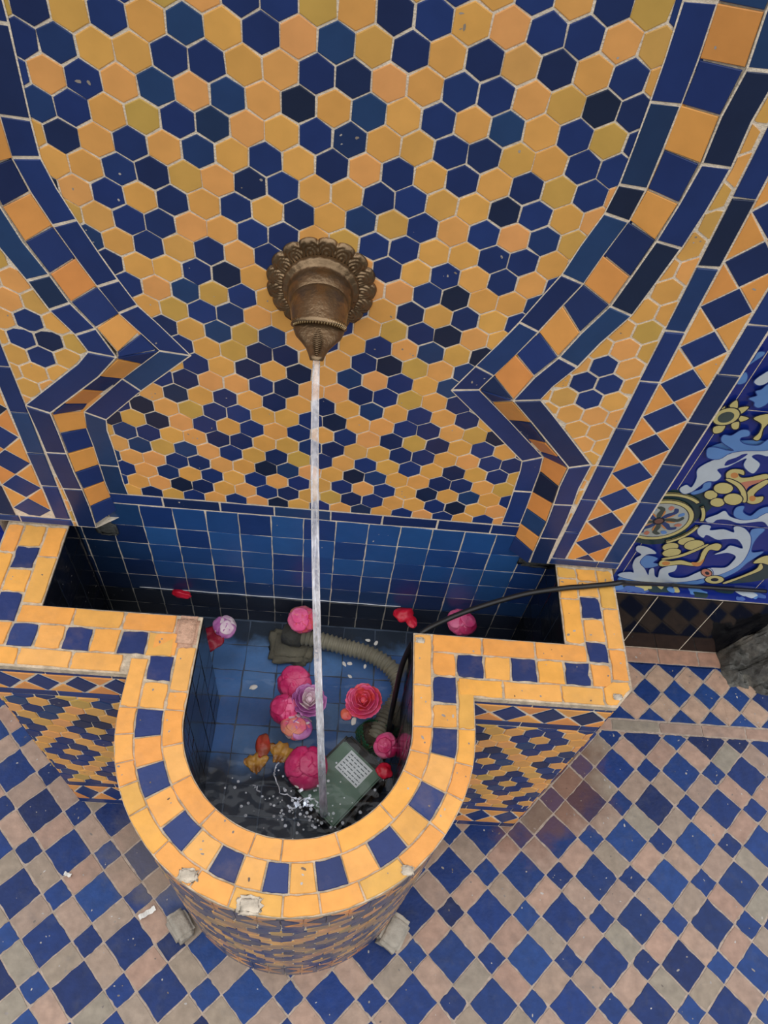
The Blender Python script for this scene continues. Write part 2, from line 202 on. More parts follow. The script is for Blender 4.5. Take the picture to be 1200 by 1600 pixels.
def tag(o, label=None, cat=None, group=None, kind=None):
    if label: o['label'] = label
    if cat: o['category'] = cat
    if group: o['group'] = group
    if kind: o['kind'] = kind
    return o
def empty(name, loc, label, cat, group=None):
    o = bpy.data.objects.new(name, None); C.objects.link(o); o.location = loc; o.empty_display_size = .02
    return tag(o, label, cat, group)
def mesh_obj(name, vs_, fs, m, parent=None, smooth=True, loc=None):
    me = bpy.data.meshes.new(name); me.from_pydata([tuple(v) for v in vs_], [], fs); me.materials.append(m)
    if smooth: me.polygons.foreach_set('use_smooth', [True]*len(me.polygons))
    me.update(); o = bpy.data.objects.new(name, me); C.objects.link(o)
    if parent: o.parent = parent
    if loc: o.location = loc
    return o
def tube(pts, rad, seg=14, caps=True):
    """pts world Vectors, rad number or list -> verts, faces"""
    n = len(pts); vs_ = []; fs = []; prev = None
    for i, p in enumerate(pts):
        t = (pts[min(i+1, n-1)]-pts[max(i-1, 0)]).normalized()
        if prev is None: a = t.orthogonal().normalized()
        else: a = (prev - t*prev.dot(t)).normalized()
        prev = a; b = t.cross(a); r = rad[i] if isinstance(rad, (list, tuple)) else rad
        for k in range(seg):
            th = 2*math.pi*k/seg; vs_.append(p + a*(r*math.cos(th)) + b*(r*math.sin(th)))
    for i in range(n-1):
        for k in range(seg):
            a = i*seg+k; b = i*seg+(k+1) % seg; fs.append([a, b, b+seg, a+seg])
    if caps: fs.append(list(range(seg))[::-1]); fs.append([(n-1)*seg+k for k in range(seg)])
    return vs_, fs
def spline(P, n=8):
    out = []; P = [Vector(p) for p in P]
    for i in range(len(P)-1):
        p0 = P[max(i-1, 0)]; p1 = P[i]; p2 = P[i+1]; p3 = P[min(i+2, len(P)-1)]
        for k in range(n):
            t = k/n; out.append(.5*((2*p1)+(p2-p0)*t+(2*p0-5*p1+4*p2-p3)*t*t+(3*p1-p0-3*p2+p3)*t**3))
    out.append(P[-1]); return out

TOP = 12.0                    # the tiled wall is carried up past the photo's upper edge
HR = .869                     # row pitch of the hexagons
HEX = [(0,-.577), (.5,-.289), (.5,.289), (0,.577), (-.5,.289), (-.5,-.289)]
def hexagon(cx, cz): return [(cx+a, cz+b) for a, b in HEX]
def hex_is_blue(i2, j):       # i2: column in half units; j: row.  Rosettes sit every 4 columns / 8 rows, staggered
    for dx2, dj in ((2,0),(-2,0),(1,1),(-1,1),(1,-1),(-1,-1),(0,2),(0,-2)):
        a, b = i2-dx2, j-dj
        if b % 4 == 0 and a % 2 == 0 and ((a//2) - 2*(b//4)) % 4 == 0: return True
    return False
FRONT = (0, -1, 0)

# closing the arch above the frame and cleaning the two reveal outlines
def extend(Lst, xr, xf, zt):
    z = zt; out = []
    while z < TOP-1.3: z += 1.27; out.append((xr, z, xf, z))
    return out[::-1] + Lst
up_r = extend(REVEAL_R, 13.55, 14.5, 3.8)
up_l = extend([(-5.62,0.0,-6.5,0.0),(-5.68,-1.27,-6.42,-1.27)] + REVEAL_L, -5.55, -6.5, 0.0)
n_up_r = len(up_r)-len(REVEAL_R); n_up_l = len(up_l)-len(REVEAL_L)
D = .75                       # depth of the splayed moulding
def cleaned(side):
    R_, n = (up_r, n_up_r) if side > 0 else (up_l, n_up_l)
    tip = n + (12 if side > 0 else 7); dn = n + (17 if side > 0 else 12)
    rec = [(a, b) for i, (a, b, c, d) in enumerate(R_) if i <= tip or i == tip+2 or i >= dn]
    fr = [(c, d) for i, (a, b, c, d) in enumerate(R_) if i < tip-1 or i == tip or i == tip+2 or i >= dn]
    rec = [(rec[0][0], TOP)] + rec; fr = [(fr[0][0], TOP)] + fr
    return rec, fr
rec_r, fr_r = cleaned(1); rec_l, fr_l = cleaned(-1)

def offset_line(P, d):        # polyline offset with mitres; positive d is to the left of travel
    out = []
    for i, p in enumerate(P):
        p = Vector(p)
        e1 = (p-Vector(P[i-1])).normalized() if i else None
        e2 = (Vector(P[i+1])-p).normalized() if i < len(P)-1 else None
        e1 = e1 or e2; e2 = e2 or e1
        n1 = Vector((-e1.y, e1.x)); n2 = Vector((-e2.y, e2.x)); k = n1+n2
        out.append(tuple(p + k*(d/max(.45, k.dot(k)/2))))
    return out
def strip_tiles(mo, A, B, y, step, cols, h=.06):
    """blue border tiles between polylines A and B (same length) on plane y"""
    i = 0; n = len(A)
    mo_g = []
    for k in range(n-1): mo.grout([(A[k][0], y-.032, A[k][1]), (A[k+1][0], y-.032, A[k+1][1]), (B[k+1][0], y-.032, B[k+1][1]), (B[k][0], y-.032, B[k][1])])
    def bend(k):
        e1 = (Vector(A[k])-Vector(A[k-1])).normalized(); e2 = (Vector(A[k+1])-Vector(A[k])).normalized(); return e1.dot(e2)
    while i < n-1:
        j = i+1; L_ = (Vector(A[j])-Vector(A[i])).length
        while j < n-1 and L_ < step and bend(j) > .985:
            L_ += (Vector(A[j+1])-Vector(A[j])).length; j += 1
        parts = max(1, round(L_/(step*1.05)))
        if j == i+1 and parts > 1:
            for k in range(parts):
                a0 = Vector(A[i]).lerp(Vector(A[j]), k/parts); a1 = Vector(A[i]).lerp(Vector(A[j]), (k+1)/parts)
                b0 = Vector(B[i]).lerp(Vector(B[j]), k/parts); b1 = Vector(B[i]).lerp(Vector(B[j]), (k+1)/parts)
                mo.tile([(p.x, y, p.y) for p in (a0, a1, b1, b0)], pick(cols), FRONT, h=h, gap=.09, jit=.015)
        else:
            P = [A[k] for k in range(i, j+1)] + [B[k] for k in range(j, i-1, -1)]
            mo.tile([(p[0], y, p[1]) for p in P], pick(cols), FRONT, h=h, gap=.09, jit=.01)
        i = j

def inside(p, poly):
    c = False; x, y = p
    for i in range(len(poly)):
        x0, y0 = poly[i-1]; x1, y1 = poly[i]
        if (y0 > y) != (y1 > y) and x < (x1-x0)*(y-y0)/(y1-y0)+x0: c = not c
    return c

# ---------------------------------------------------------------- niche wall: hexagon mosaic over blue square tiles
ZH, ZS, ZB = -19.35, -20.15, -31.3
wall = Mosaic()
wall.grout([(-8.2,0,ZB), (16.4,0,ZB), (16.4,0,TOP), (-8.2,0,TOP)])
field = [tuple(p) for p in offset_line(rec_l, 0.45)] + [tuple(p) for p in offset_line(rec_r, -0.45)][::-1]
for j in range(-14, 24):
    for i in range(-12, 20):
        i2 = 2*i + (j & 1); cx = i2/2; cz = -j*HR - .0062*cx*1.0
        cx = cx + .006*j*HR*1.0
        hit = inside((cx, cz), field) or any(inside((cx+a, cz+b), field) for a, b in HEX)
        if not hit: continue
        P = clip(hexagon(cx, cz), 0, -1, -ZH)
        if len(P) < 3: continue
        wall.tile([(a, 0, b) for a, b in P], pick(BLUES) if hex_is_blue(i2, j) else pick(YELLOWS), FRONT, gap=.055, jit=.022)
x = -6.0
while x < 14.0:
    x2 = min(x+rnd.uniform(2.4, 2.9), 14.1); wall.tile([(x,0,ZS),(x2,0,ZS),(x2,0,ZH-.05),(x,0,ZH-.05)], pick(BLUES), FRONT, jit=.02); x = x2+.03
zs = [-20.2,-22.0,-23.6,-25.2,-26.8,-28.4,-30.0,-31.3]
for r in range(7):
    for k in range(-6, 11):
        a, b = .13+1.62*k, .13+1.62*(k+1); a = max(a, -8.2); b = min(b, 16.4)
        if b-a < .15: continue
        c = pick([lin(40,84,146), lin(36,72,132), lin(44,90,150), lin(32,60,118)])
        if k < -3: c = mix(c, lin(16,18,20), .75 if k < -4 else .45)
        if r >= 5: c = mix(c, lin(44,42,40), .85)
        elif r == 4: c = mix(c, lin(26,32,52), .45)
        if r == 0 and (a < -5 or b > 13.8): pass
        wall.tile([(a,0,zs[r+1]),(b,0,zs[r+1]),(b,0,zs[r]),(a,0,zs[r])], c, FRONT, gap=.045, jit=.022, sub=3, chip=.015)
tag(wall.build('wall_back', [M_TILE, M_GROUT]), kind='structure')

# ---------------------------------------------------------------- splayed arch mouldings with their blue borders (left and right)
def moulding(name, side):
    R_, n = (up_r, n_up_r) if side > 0 else (up_l, n_up_l)
    rec, fr = (rec_r, fr_r) if side > 0 else (rec_l, fr_l)
    mo = Mosaic(); tip = n + (12 if side > 0 else 7)
    orange0 = (n % 2 == 0) if side > 0 else (n % 2 == 1)
    zb_r, zb_f = R_[-1][1], R_[-1][3]
    for i in range(len(R_)-1):
        a, b, c, d = R_[i]; a2, b2, c2, d2 = R_[i+1]
        par = (i % 2 == 0) == orange0
        if i >= tip: par = not par
        col = pick(ORANGES) if par else pick(BLUES)
        mo.grout([(a+side*.03,.04,b),(c+side*.03,.04-D,d),(c2+side*.03,.04-D,d2),(a2+side*.03,.04,b2)])
        P = [(a,0,b),(c,-D,d),(c2,-D,d2),(a2,0,b2)]
        if math.hypot(c-c2, d-d2) < .12: P = [(a,0,b),(c,-D,d),(a2,0,b2)]
        mo.tile(P, col, (-side, -1.2, .05), gap=.06, jit=.015, h=.04)
    a, b, c, d = R_[0]; mo.tile([(a,0,TOP),(c,-D,TOP),(c,-D,d),(a,0,b)], pick(BLUES), (-side,-1.2,0))
    mo.grout([(a,0,TOP),(c,-D,TOP),(c,-D,d),(a,0,b)])
    # borders: inner one lies on the niche wall, outer one on the pier face
    w = .92
    A = rec; B = offset_line(rec, -w*side)
    k = max(i for i, p in enumerate(A) if p[1] > -19.3)+1
    def cut(Lp):
        p, q = Vector(Lp[k-1]), Vector(Lp[k]); t = (p.y+19.35)/(p.y-q.y) if p.y != q.y else 0
        return Lp[:k] + [tuple(p.lerp(q, max(0, min(1, t))))]
    strip_tiles(mo, cut(A), cut(B), -.01, 2.3, BLUES, h=.055)
    A = fr; B = offset_line(fr, .92*side)
    A = A[:-1] + [(A[-1][0], -21.3)]; B = B[:-1] + [(B[-1][0], -21.3)]
    strip_tiles(mo, A, B, -D-.01, 2.5, BLUES, h=.06)
    return tag(mo.build(name, [M_TILE, M_GROUT]), kind='structure'), B
_, outer_l = moulding('trim_1', -1)
_, outer_r = moulding('trim_2', 1)

# ---------------------------------------------------------------- pier faces: filler hexagons, lozenge border, edge strips
def pier(name, side):
    fr = fr_r if side > 0 else fr_l
    outer = outer_r if side > 0 else outer_l
    zb = -21.35
    if side > 0: s1a, s1b, s2a, s2b = 15.92, 16.68, 18.6, 19.5
    else: s1a, s1b, s2a, s2b = -7.86, -8.64, -10.5, -11.5
    xe = s2b + .05*side
    mo = Mosaic()
    poly = [p for p in fr[:-1]] + [(fr[-1][0], zb), (xe, zb), (xe, TOP)]
    mo.grout_poly(poly, lambda a, b: (a, -D, b))
    mo.grout([(xe,-D,zb),(xe,-D,TOP),(xe,7.2,TOP),(xe,7.2,zb)])          # the return at the pier's outer edge
    mo.grout([(xe,-D,zb-22),(xe,-D,zb),(xe,7.2,zb),(xe,7.2,zb-22)])
    xi = fr[-1][0]; mo.grout([(xi,-D,zb),(xe,-D,zb),(xe,0.3,zb),(xi-side*.95,0.0,zb)])
    y = -D
    # filler hexagons between the arch border and the straight border
    if side > 0: ox, oz, blues = 14.36, -7.92, {(0,0),(-1,1),(1,1),(0,2)}
    else: ox, oz, blues = -6.52, -8.33, {(0,0),(-1,1),(1,1),(0,2)}
    ol = [p for p in outer]
    for j in range(-24, 17):
        for i in range(-8, 9):
            i2 = 2*i + (j & 1); cx = ox+i2/2; cz = oz-j*HR
            H = hexagon(cx, cz)
            hq = [Vector(p) for p in H]; Hi = [tuple(p) for p in inset_poly(hq, .05)]
            col = pick(BLUES) if (i2, j) in blues else pick(YELLOWS)
            for k in range(len(ol)-1):
                (xa, za), (xb, zb2) = ol[k], ol[k+1]
                if za - zb2 < .02: continue
                P = clip(Hi, 0, 1, za);
                if len(P) > 2: P = clip(P, 0, -1, -zb2)
                if len(P) < 3: continue
                # keep outside of the border line: side*(x - line(z)) >= 0
                mX = (xb-xa)/(zb2-za)
                P = clip(P, -side, side*mX, side*(mX*za-xa)-.05)
                if len(P) > 2: P = clip(P, side, 0, side*s1a-.04)
                if len(P) > 2: mo.tile([(a, y, b) for a, b in P], col, FRONT, gap=.0, jit=.0, tilt=0, bev=0)
    # straight blue strips
    for a, b in ((s1a, s1b), (s2a, s2b)):
        z = -20.75 + rnd.uniform(0, .5)
        zz = -20.78
        while zz < TOP:
            z2 = min(zz + rnd.uniform(2.3, 2.7), TOP)
            mo.tile([(a,y,zz),(b,y,zz),(b,y,z2),(a,y,z2)], pick(BLUES), FRONT, h=.05, gap=.08, jit=.025); zz = z2
    # lozenges with orange triangles
    p = 1.8 if side > 0 else 1.75; xm = (s1b+s2a)/2; hw = abs(s2a-s1b)/2-.03
    zc = (-17.5 if side > 0 else -16.65) - 2*p
    while zc < TOP-p:
        mo_p = [(xm-hw, zc), (xm, zc-p/2), (xm+hw, zc), (xm, zc+p/2)]
        Q = clip_box(mo_p, -99, 99, -20.75, TOP)
        if len(Q) > 2: mo.tile([(a, y, b) for a, b in Q], pick(BLUES), FRONT, gap=.07, jit=.03)
        for sx in (-1, 1):
            T = [(xm+sx*hw, zc), (xm+sx*hw, zc+p), (xm, zc+p/2)]
            T = clip_box(T, -99, 99, -20.75, TOP)
            if len(T) > 2: mo.tile([(a, y, b) for a, b in T], pick(ORANGES), FRONT, gap=.07, jit=.02)
        zc += p
    xb = fr[-1][0]
    xa_ = s1a - side*1.0; 
    for a, b in ((s1a, (s1a+s2b)/2+side*.7), ((s1a+s2b)/2+side*.7, s2b)):
        mo.tile([(a,y,-21.3),(b,y,-21.3),(b,y,-20.8),(a,y,-20.8)], pick(BLUES), FRONT, h=.055, gap=.07, jit=.02)
    return tag(mo.build(name, [M_TILE, M_GROUT]), kind='structure')
pier('trim_3', -1)
pier('trim_4', 1)

# ---------------------------------------------------------------- courtyard floor
fl = Mosaic(.6, 1.3, (.16,.13,.11,1))
fl.grout([(-26,-36,ZF), (46,-36,ZF), (46,7.3,ZF), (-26,7.3,ZF)])
ca, sa = math.cos(FLOOR_A), math.sin(FLOOR_A)
def fxy(p, q): return (FLOOR_O[0]+FLOOR_CELL*(p*ca+q*sa), FLOOR_O[1]+FLOOR_CELL*(p*sa-q*ca))
def ftile(pc, qc, wp, wq, cols, bl):
    P = [fxy(pc-wp/2, qc-wq/2), fxy(pc+wp/2, qc-wq/2), fxy(pc+wp/2, qc+wq/2), fxy(pc-wp/2, qc+wq/2)]
    P = clip_box(P, -25.5, 45.5, -35.5, -.9)
    if len(P) > 2: fl.tile([(a, b, ZF) for a, b in P], pick(cols), (0,0,1), h=.025, gap=.06, jit=.03, sub=5 if bl else 2, chip=.06, tilt=.008)
a_ = .615; b_ = 1-a_
for p in range(-24, 12):
    for q in range(-16, 20):
        x, y = fxy(p, q)
        if not (-27 < x < 47 and -37 < y < 2): continue
        ftile(p, q, a_, a_, FLB, True); ftile(p+.5, q+.5, b_, b_, FLB, True)
        ftile(p+.5, q, b_, a_, FLP, False); ftile(p, q+.5, a_, b_, FLP, False)
x = -25
while x < 45:
    x2 = x+rnd.uniform(2.6, 4.2)
    fl.tile([(x,-.85,ZF),(x2,-.85,ZF),(x2,0,ZF),(x,0,ZF)], pick(FLP), (0,0,1), h=.04, sub=4, chip=.05)
    fl.tile([(x+1,4.85,ZF),(x2+1,4.85,ZF),(x2+1,6.15,ZF),(x+1,6.15,ZF)], mix(pick(FLP), lin(190,130,100), .4), (0,0,1), h=.04, sub=4, chip=.08); x = x2
Dk = 2.38
for i in range(-24, 8):
    for j in range(0, 5):
        k2 = 2*i + (j & 1)
        cx = 29.8+k2*Dk/2; cy = 2.4+(j-2)*Dk/2
        P = clip_box([(cx-Dk/2,cy),(cx,cy-Dk/2),(cx+Dk/2,cy),(cx,cy+Dk/2)], -25, 45, .05, 4.8)
        if len(P) > 2: fl.tile([(a, b, ZF) for a, b in P], pick(FLB) if j % 2 == 0 else mix(pick(FLP), lin(205,165,138), .5), (0,0,1), h=.04, gap=.12, jit=.04, sub=3, chip=.04)
tag(fl.build('floor', [M_FLOOR, M_GROUT_FLOOR]), kind='structure')

# ---------------------------------------------------------------- painted wall behind the fountain, with its black plinth
PC = {'deep': lin(24,44,132), 'green': lin(38,62,66), 'sky': lin(96,142,205), 'white': lin(196,208,218), 'yellow': lin(206,194,128),
      'orange': lin(206,140,78), 'salmon': lin(200,130,105), 'dark': lin(26,32,44), 'moss': lin(66,80,76)}
YW = 7.2; ZL = -34.75
pw = Mosaic(0)
for i in range(-5, 4):
    for j in range(0, 6):
        x0 = 25.42+(i-1)*10.1; z0 = ZL if j == 0 else -27.15+(j-1)*10.15; z1 = -27.15+j*10.15
        x0, x1 = max(x0, -26.0), min(x0+10.1, 46)
        if x1-x0 > .3: pw.tile([(x0,YW,z0),(x1,YW,z0),(x1,YW,z1),(x0,YW,z1)], PC['deep'], FRONT, h=.03, gap=.06, jit=0, tilt=0)
pw.grout([(-26,YW,ZL), (46,YW,ZL), (46,YW,24), (-26,YW,24)])
layer = [0]
def smooth_closed(P, n=4):
    out = []; N = len(P)
    for i in range(N):
        p0, p1, p2, p3 = [Vector(P[(i+k) % N]) for k in (-1, 0, 1, 2)]
        for k in range(n):
            t = k/n; q = .5*((2*p1)+(p2-p0)*t*.8+(2*p0-5*p1+4*p2-p3)*t*t*.8+(3*p1-p0-3*p2+p3)*t**3*.8) if False else .5*((2*p1)+(p2-p0)*t+(2*p0-5*p1+4*p2-p3)*t*t+(3*p1-p0-3*p2+p3)*t**3)
            out.append((q.x, q.y))
    return out
def paint(P, col, grow=0, plane='wall'):
    layer[0] += 1
    P = smooth_closed(P)
    q = [Vector(p) for p in P]
    if area(q) < 0: q = q[::-1]
    if grow: q = inset_poly(q, -grow)
    off = .032 + .0012*layer[0]
    tri = tessellate_polygon([[Vector((p.x, p.y, 0)) for p in q]])
    for t in tri:
        if plane == 'wall': pts = [(q[i].x, YW-off, q[i].y) for i in t]
        else: pts = [(q[i].x, q[i].y, ZL+off) for i in t]
        pw.face([V(*p) for p in pts], col, 0)
def ring(cx, cz, r0, r1, a0, a1, col):
    layer[0] += 1; off = .032+.0012*layer[0]; n = 40
    for k in range(n):
        t0 = math.radians(a0+(a1-a0)*k/n); t1 = math.radians(a0+(a1-a0)*(k+1)/n)
        pw.face([V(cx+r*math.cos(t), YW-off, cz+r*math.sin(t)) for r, t in ((r0,t0),(r1,t0),(r1,t1),(r0,t1))], col, 0)
for c, P, o in PAINTED:
    if o: paint(P, PC['dark'], grow=.07)
    elif c in ('white', 'sky'): paint(P, lin(40,70,150), grow=.05)
    paint(P, PC[c])
    if c == 'green':                                   # the medallion sits on the green ground, centred on a tile joint
        mx_, mz_ = 25.45, -27.15
        ring(mx_, mz_, 0, 1.95, 0, 360, lin(176,182,176)); ring(mx_, mz_, 1.8, 2.18, 0, 360, PC['dark']); ring(mx_, mz_, 1.86, 2.12, 0, 360, PC['yellow'])
        ring(mx_, mz_, 2.55, 2.85, -60, -5, PC['dark']); ring(mx_, mz_, 2.6, 2.8, -58, -7, PC['yellow'])
        ring(mx_, mz_, 2.55, 2.85, 5, 40, PC['dark']); ring(mx_, mz_, 2.6, 2.8, 7, 38, PC['yellow'])
        ring(mx_, mz_, 2.55, 2.85, 50, 140, PC['dark']); ring(mx_, mz_, 2.6, 2.8, 52, 138, PC['yellow'])
        for k in range(8):
            t = math.radians(k*45+22); q = lambda r, d: (mx_+r*math.cos(t+d), mz_+r*math.sin(t+d))
            paint([q(.35,-.3), q(.9,-.35), q(1.3,-.32), q(1.55,-.1), q(1.45,.05), q(1.15,-.1), q(.8,.1), q(.35,.3)], lin(44,66,120) if k % 2 else lin(70,80,72))
            paint([q(1.2,.1), q(1.55,.12), q(1.6,.3), q(1.3,.32)], PC['salmon'] if k % 2 else PC['sky'])
            paint([q(.5,.28), q(.9,.3), q(1.1,.42), q(.6,.5)], PC['orange'])
        ring(mx_, mz_, 0, .38, 0, 360, PC['dark']); ring(mx_, mz_, 0, .26, 0, 360, lin(120,84,70))
        for k in range(2): pass
# ledge tiles over the plinth
layer[0] = 0
PY = 6.2
pw.tile([(-26,PY,ZL),(46,PY,ZL),(46,YW,ZL),(-26,YW,ZL)], PC['deep'], (0,0,1), h=.03, gap=0, jit=0, tilt=0)
r2 = random.Random(3)
for k in range(46):
    cx = r2.uniform(19, 40); cy = r2.uniform(PY+.12, YW-.15); w = r2.uniform(.3, .9)
    P = [(cx+w*math.cos(t)*r2.uniform(.6,1.2), max(PY+.04, min(YW-.04, cy+.3*math.sin(t)*r2.uniform(.5,1.3)))) for t in [k2*math.pi/4 for k2 in range(8)]]
    paint(P, r2.choice([PC['sky'], PC['white'], PC['yellow'], PC['sky'], PC['green'], lin(80,110,180)]), plane='ledge')
pw.grout([(-26,PY,ZL-.2),(46,PY,ZL-.2),(46,PY,ZL+.02),(-26,PY,ZL+.02)])
tag(pw.build('wall_right', [M_PAINT, M_GROUT]), kind='structure')
pl = Mosaic(0)
pl.grout([(-26,PY,ZF),(46,PY,ZF),(46,PY,ZL-.1),(-26,PY,ZL-.1)])
for i in range(-12, 4):
    x0 = max(-26, 28.3+4.8*i); x1 = min(46, 28.3+4.8*(i+1))
    pl.tile([(x0,PY,ZF+.05),(x1,PY,ZF+.05),(x1,PY,ZL-.12),(x0,PY,ZL-.12)], lin(16,17,24), FRONT, h=.04, gap=.09, jit=0, tilt=.002)
tag(pl.build('baseboard_right', [M_PLINTH, M_GROUT]), kind='structure')

# ---------------------------------------------------------------- the fountain basin
basin = empty('fountain_basin', V(4.12,-8,ZF), 'keyhole-shaped zellige wall fountain basin with a yellow and blue tiled rim', 'fountain')
CX, CY, RO, RI = 4.12, -9.75, 7.72, 4.93
ZR = -21.45
arc_o = [(CX+RO*math.cos(t), CY+RO*math.sin(t)) for t in [-math.pi*k/40 for k in range(41)]]
arc_i = [(CX+RI*math.cos(t), CY+RI*math.sin(t)) for t in [-math.pi*k/36 for k in range(37)]]
YO, YI = -8.25, -5.2; XR, XL = 19.3, -11.05; XRI, XLI = 16.35, -8.15
outer = [(XR,0),(XR,-7.3),(18.45,YO),(CX+RO,YO)] + arc_o + [(CX-RO,YO),(-10.2,YO),(XL,-7.4),(XL,0)]
inner = [(XRI,0),(XRI,YI),(CX+RI,YI)] + arc_i + [(CX-RI,YI),(XLI,YI),(XLI,0)]
rim = Mosaic(.35, 1.2, (.12,.07,.04,1))
rim.grout_poly(outer + inner[::-1], lambda a, b: (a, b, ZR))
for line, sgn in ((outer, 1), (inner, 1)):
    for (a, b), (c, d) in zip(line, line[1:]): rim.grout([(a,b,ZR-.35),(c,d,ZR-.35),(c,d,ZR),(a,b,ZR)])
def rt(P, cols, chip=.07): rim.tile([(a, b, ZR) for a, b in P], pick(cols), (0,0,1), h=.07, gap=.075, jit=.018, sub=4, chip=chip, tilt=.015)
def rect(x0, x1, y0, y1): return [(x0,y0),(x1,y0),(x1,y1),(x0,y1)]
def sector(r0, r1, a0, a1):
    n = 5; A0, A1 = math.radians(a0), math.radians(a1)
    o = [(CX+r1*math.cos(A0+(A1-A0)*k/n), CY+r1*math.sin(A0+(A1-A0)*k/n)) for k in range(n+1)]
    i = [(CX+r0*math.cos(A0+(A1-A0)*k/n), CY+r0*math.sin(A0+(A1-A0)*k/n)) for k in range(n+1)]
    return o, i
def rt_sector(r0, r1, a0, a1, cols):
    o, i = sector(r0, r1, a0, a1)
    # curved tile: slab built from its outline with the inner edge reversed
    P = o + i[::-1]
    rim.tile([(a, b, ZR) for a, b in P], pick(cols), (0,0,1), h=.07, gap=.075, jit=.02, sub=1, chip=.05, tilt=.01)
r1_, r2_ = 5.8, 6.93
# outer edge row round the bowl
for a0, a1 in zip([0,-12.1,-23.3,-35.1,-50.7,-65.4,-78.5,-89.4,-104.8,-117,-131.2,-144.8,-154.1,-161.6,-170.9], [-12.1,-23.3,-35.1,-50.7,-65.4,-78.5,-89.4,-104.8,-117,-131.2,-144.8,-154.1,-161.6,-170.9,-180]):
    rt_sector(r2_, RO, a1, a0, RIMY)
for a0, a1 in zip([0,-12,-23.1,-43.2,-67.9,-92,-104.6,-127.1,-147.3,-163.8], [-12,-23.1,-43.2,-67.9,-92,-104.6,-127.1,-147.3,-163.8,-180]):
    rt_sector(RI, r1_, a1, a0, RIMY)
mids = [(1,-11.4,'o'),(-11.4,-23.6,'b'),(-23.6,-35,'o'),(-35,-46,'x'),(-46,-57.5,'b'),(-57.5,-68.6,'o'),(-68.6,-79,'b'),(-79,-88,'o'),(-88,-96.7,'b'),(-96.7,-105.4,'o'),(-105.4,-115.2,'b'),(-115.2,-125.4,'o'),(-125.4,-136,'b'),(-136,-147.3,'o'),(-147.3,-158.3,'b'),(-158.3,-169.1,'o'),(-169.1,-180,'b')]
mids[0] = (0,-.0001,'o')
mids[1] = (0,-11.0,'b'); mids[2] = (-11.0,-23.6,'o'); mids[3] = (-23.6,-35,'b'); mids.insert(4, (-35,-46,'o'))
for a0, a1, c in mids[1:]:
    rt_sector(r1_, r2_, a1, a0, RIMB if c == 'b' else ORANGES+RIMY)
# straight legs of the U
XRi, XRa, XRb, XRo = CX+RI, CX+r1_, CX+r2_, CX+RO
XLi, XLa, XLb, XLo = CX-RI, CX-r1_, CX-r2_, CX-RO
for y0, y1 in ((-9.75,-7.8),(-7.8,YI-.02)): rt(rect(XRi, XRa, y0, y1), RIMY)
for y0, y1, c in ((-9.75,-8.6,'o'),(-8.6,-7.3,'b'),(-7.3,-6.1,'o')): rt(rect(XRa, XRb, y0, y1), RIMB if c == 'b' else RIMY)
rt(rect(XRb, XRo, -9.75, -7.45), RIMY)
for y0, y1 in ((-9.75,-8.9),(-8.9,-6.75)): rt(rect(XLa, XLi, y0, y1), RIMY)
for y0, y1, c in ((-9.75,-8.5,'o'),(-8.5,-7.25,'b'),(-7.25,-6.1,'o')): rt(rect(XLb, XLa, y0, y1), RIMB if c == 'b' else RIMY)
rt(rect(XLo, XLb, -9.75, -7.45), RIMY)
# arms: inner row, checked middle row, outer row
ya, yb = -6.12, -7.32
for x0, x1 in ((XRa,12.3),(12.3,14.85),(14.85,17.35)): rt(rect(x0, x1, ya, YI), RIMY)
for x0, x1, c in ((XRb,12.35,'b'),(12.35,13.6,'o'),(13.6,14.85,'b'),(14.85,16.15,'o'),(16.15,17.4,'b'),(17.4,18.4,'o')): rt(rect(x0, x1, yb, ya), RIMB if c == 'b' else RIMY, chip=.12 if x0 > 16 and c == 'b' else .07)
for x0, x1 in ((XRb+.05,13.2),(13.2,15.9),(15.9,17.9)): rt(rect(x0, x1, YO+.05, yb), RIMY)
rt([(17.9,YO+.05),(18.45,YO+.05),(19.2,-7.3),(19.2,-6.95),(18.4,-6.95),(17.9,yb)], RIMY)
for y0, y1 in ((-6.95,-5.3),(-5.3,-3.1),(-3.1,-1.75),(-1.7,-.85)): rt(rect(18.4, 19.25, y0, y1), RIMY)
for y0, y1, c in ((-6.1,-5.0,'b'),(-5.0,-3.75,'o'),(-3.75,-2.5,'b'),(-2.5,-1.6,'o'),(-1.6,-.85,'o')): rt(rect(17.35, 18.4, y0, y1), RIMB if c == 'b' else RIMY)
for y0, y1 in ((-5.15,-2.7),(-2.7,-1.5),(-1.5,-.85)): rt(rect(XRI, 17.35, y0, y1), RIMY)
for x0, x1 in ((XLI-.9,-6.6),(-6.6,-4.35),(-4.35,-1.95)): rt(rect(x0, x1, ya, YI), RIMY)
for x0, x1, c in ((-10.2,-9.15,'o'),(-9.15,-7.95,'b'),(-7.95,-6.75,'o'),(-6.75,-5.5,'b'),(-5.5,-4.3,'o'),(-4.3,-3.05,'b'),(-3.05,-1.85,'o')): rt(rect(x0, x1, yb, ya), RIMB if c == 'b' else RIMY)
for x0, x1 in ((-10.9,-8.45),(-8.45,-6.15),(-6.15,-3.9)): rt(rect(x0, x1, YO+.05, yb), RIMY)
for y0, y1 in ((yb,-4.9),(-4.9,-2.5),(-2.5,-.85)): rt(rect(XL+.05, -10.2, y0, y1), RIMY)
for y0, y1, c in ((ya,-4.6,'b'),(-4.6,-3.35,'o'),(-3.35,-2.1,'b'),(-2.1,-.85,'o')): rt(rect(-10.2, -9.1, y0, y1), RIMB if c == 'b' else RIMY)
for y0, y1 in ((-5.15,-2.6),(-2.6,-.85)): rt(rect(-9.1, XLI, y0, y1), RIMY)
tag(rim.build('rim', [M_RIM, M_GROUT_RIM], basin), 'rim of worn yellow and blue tiles')

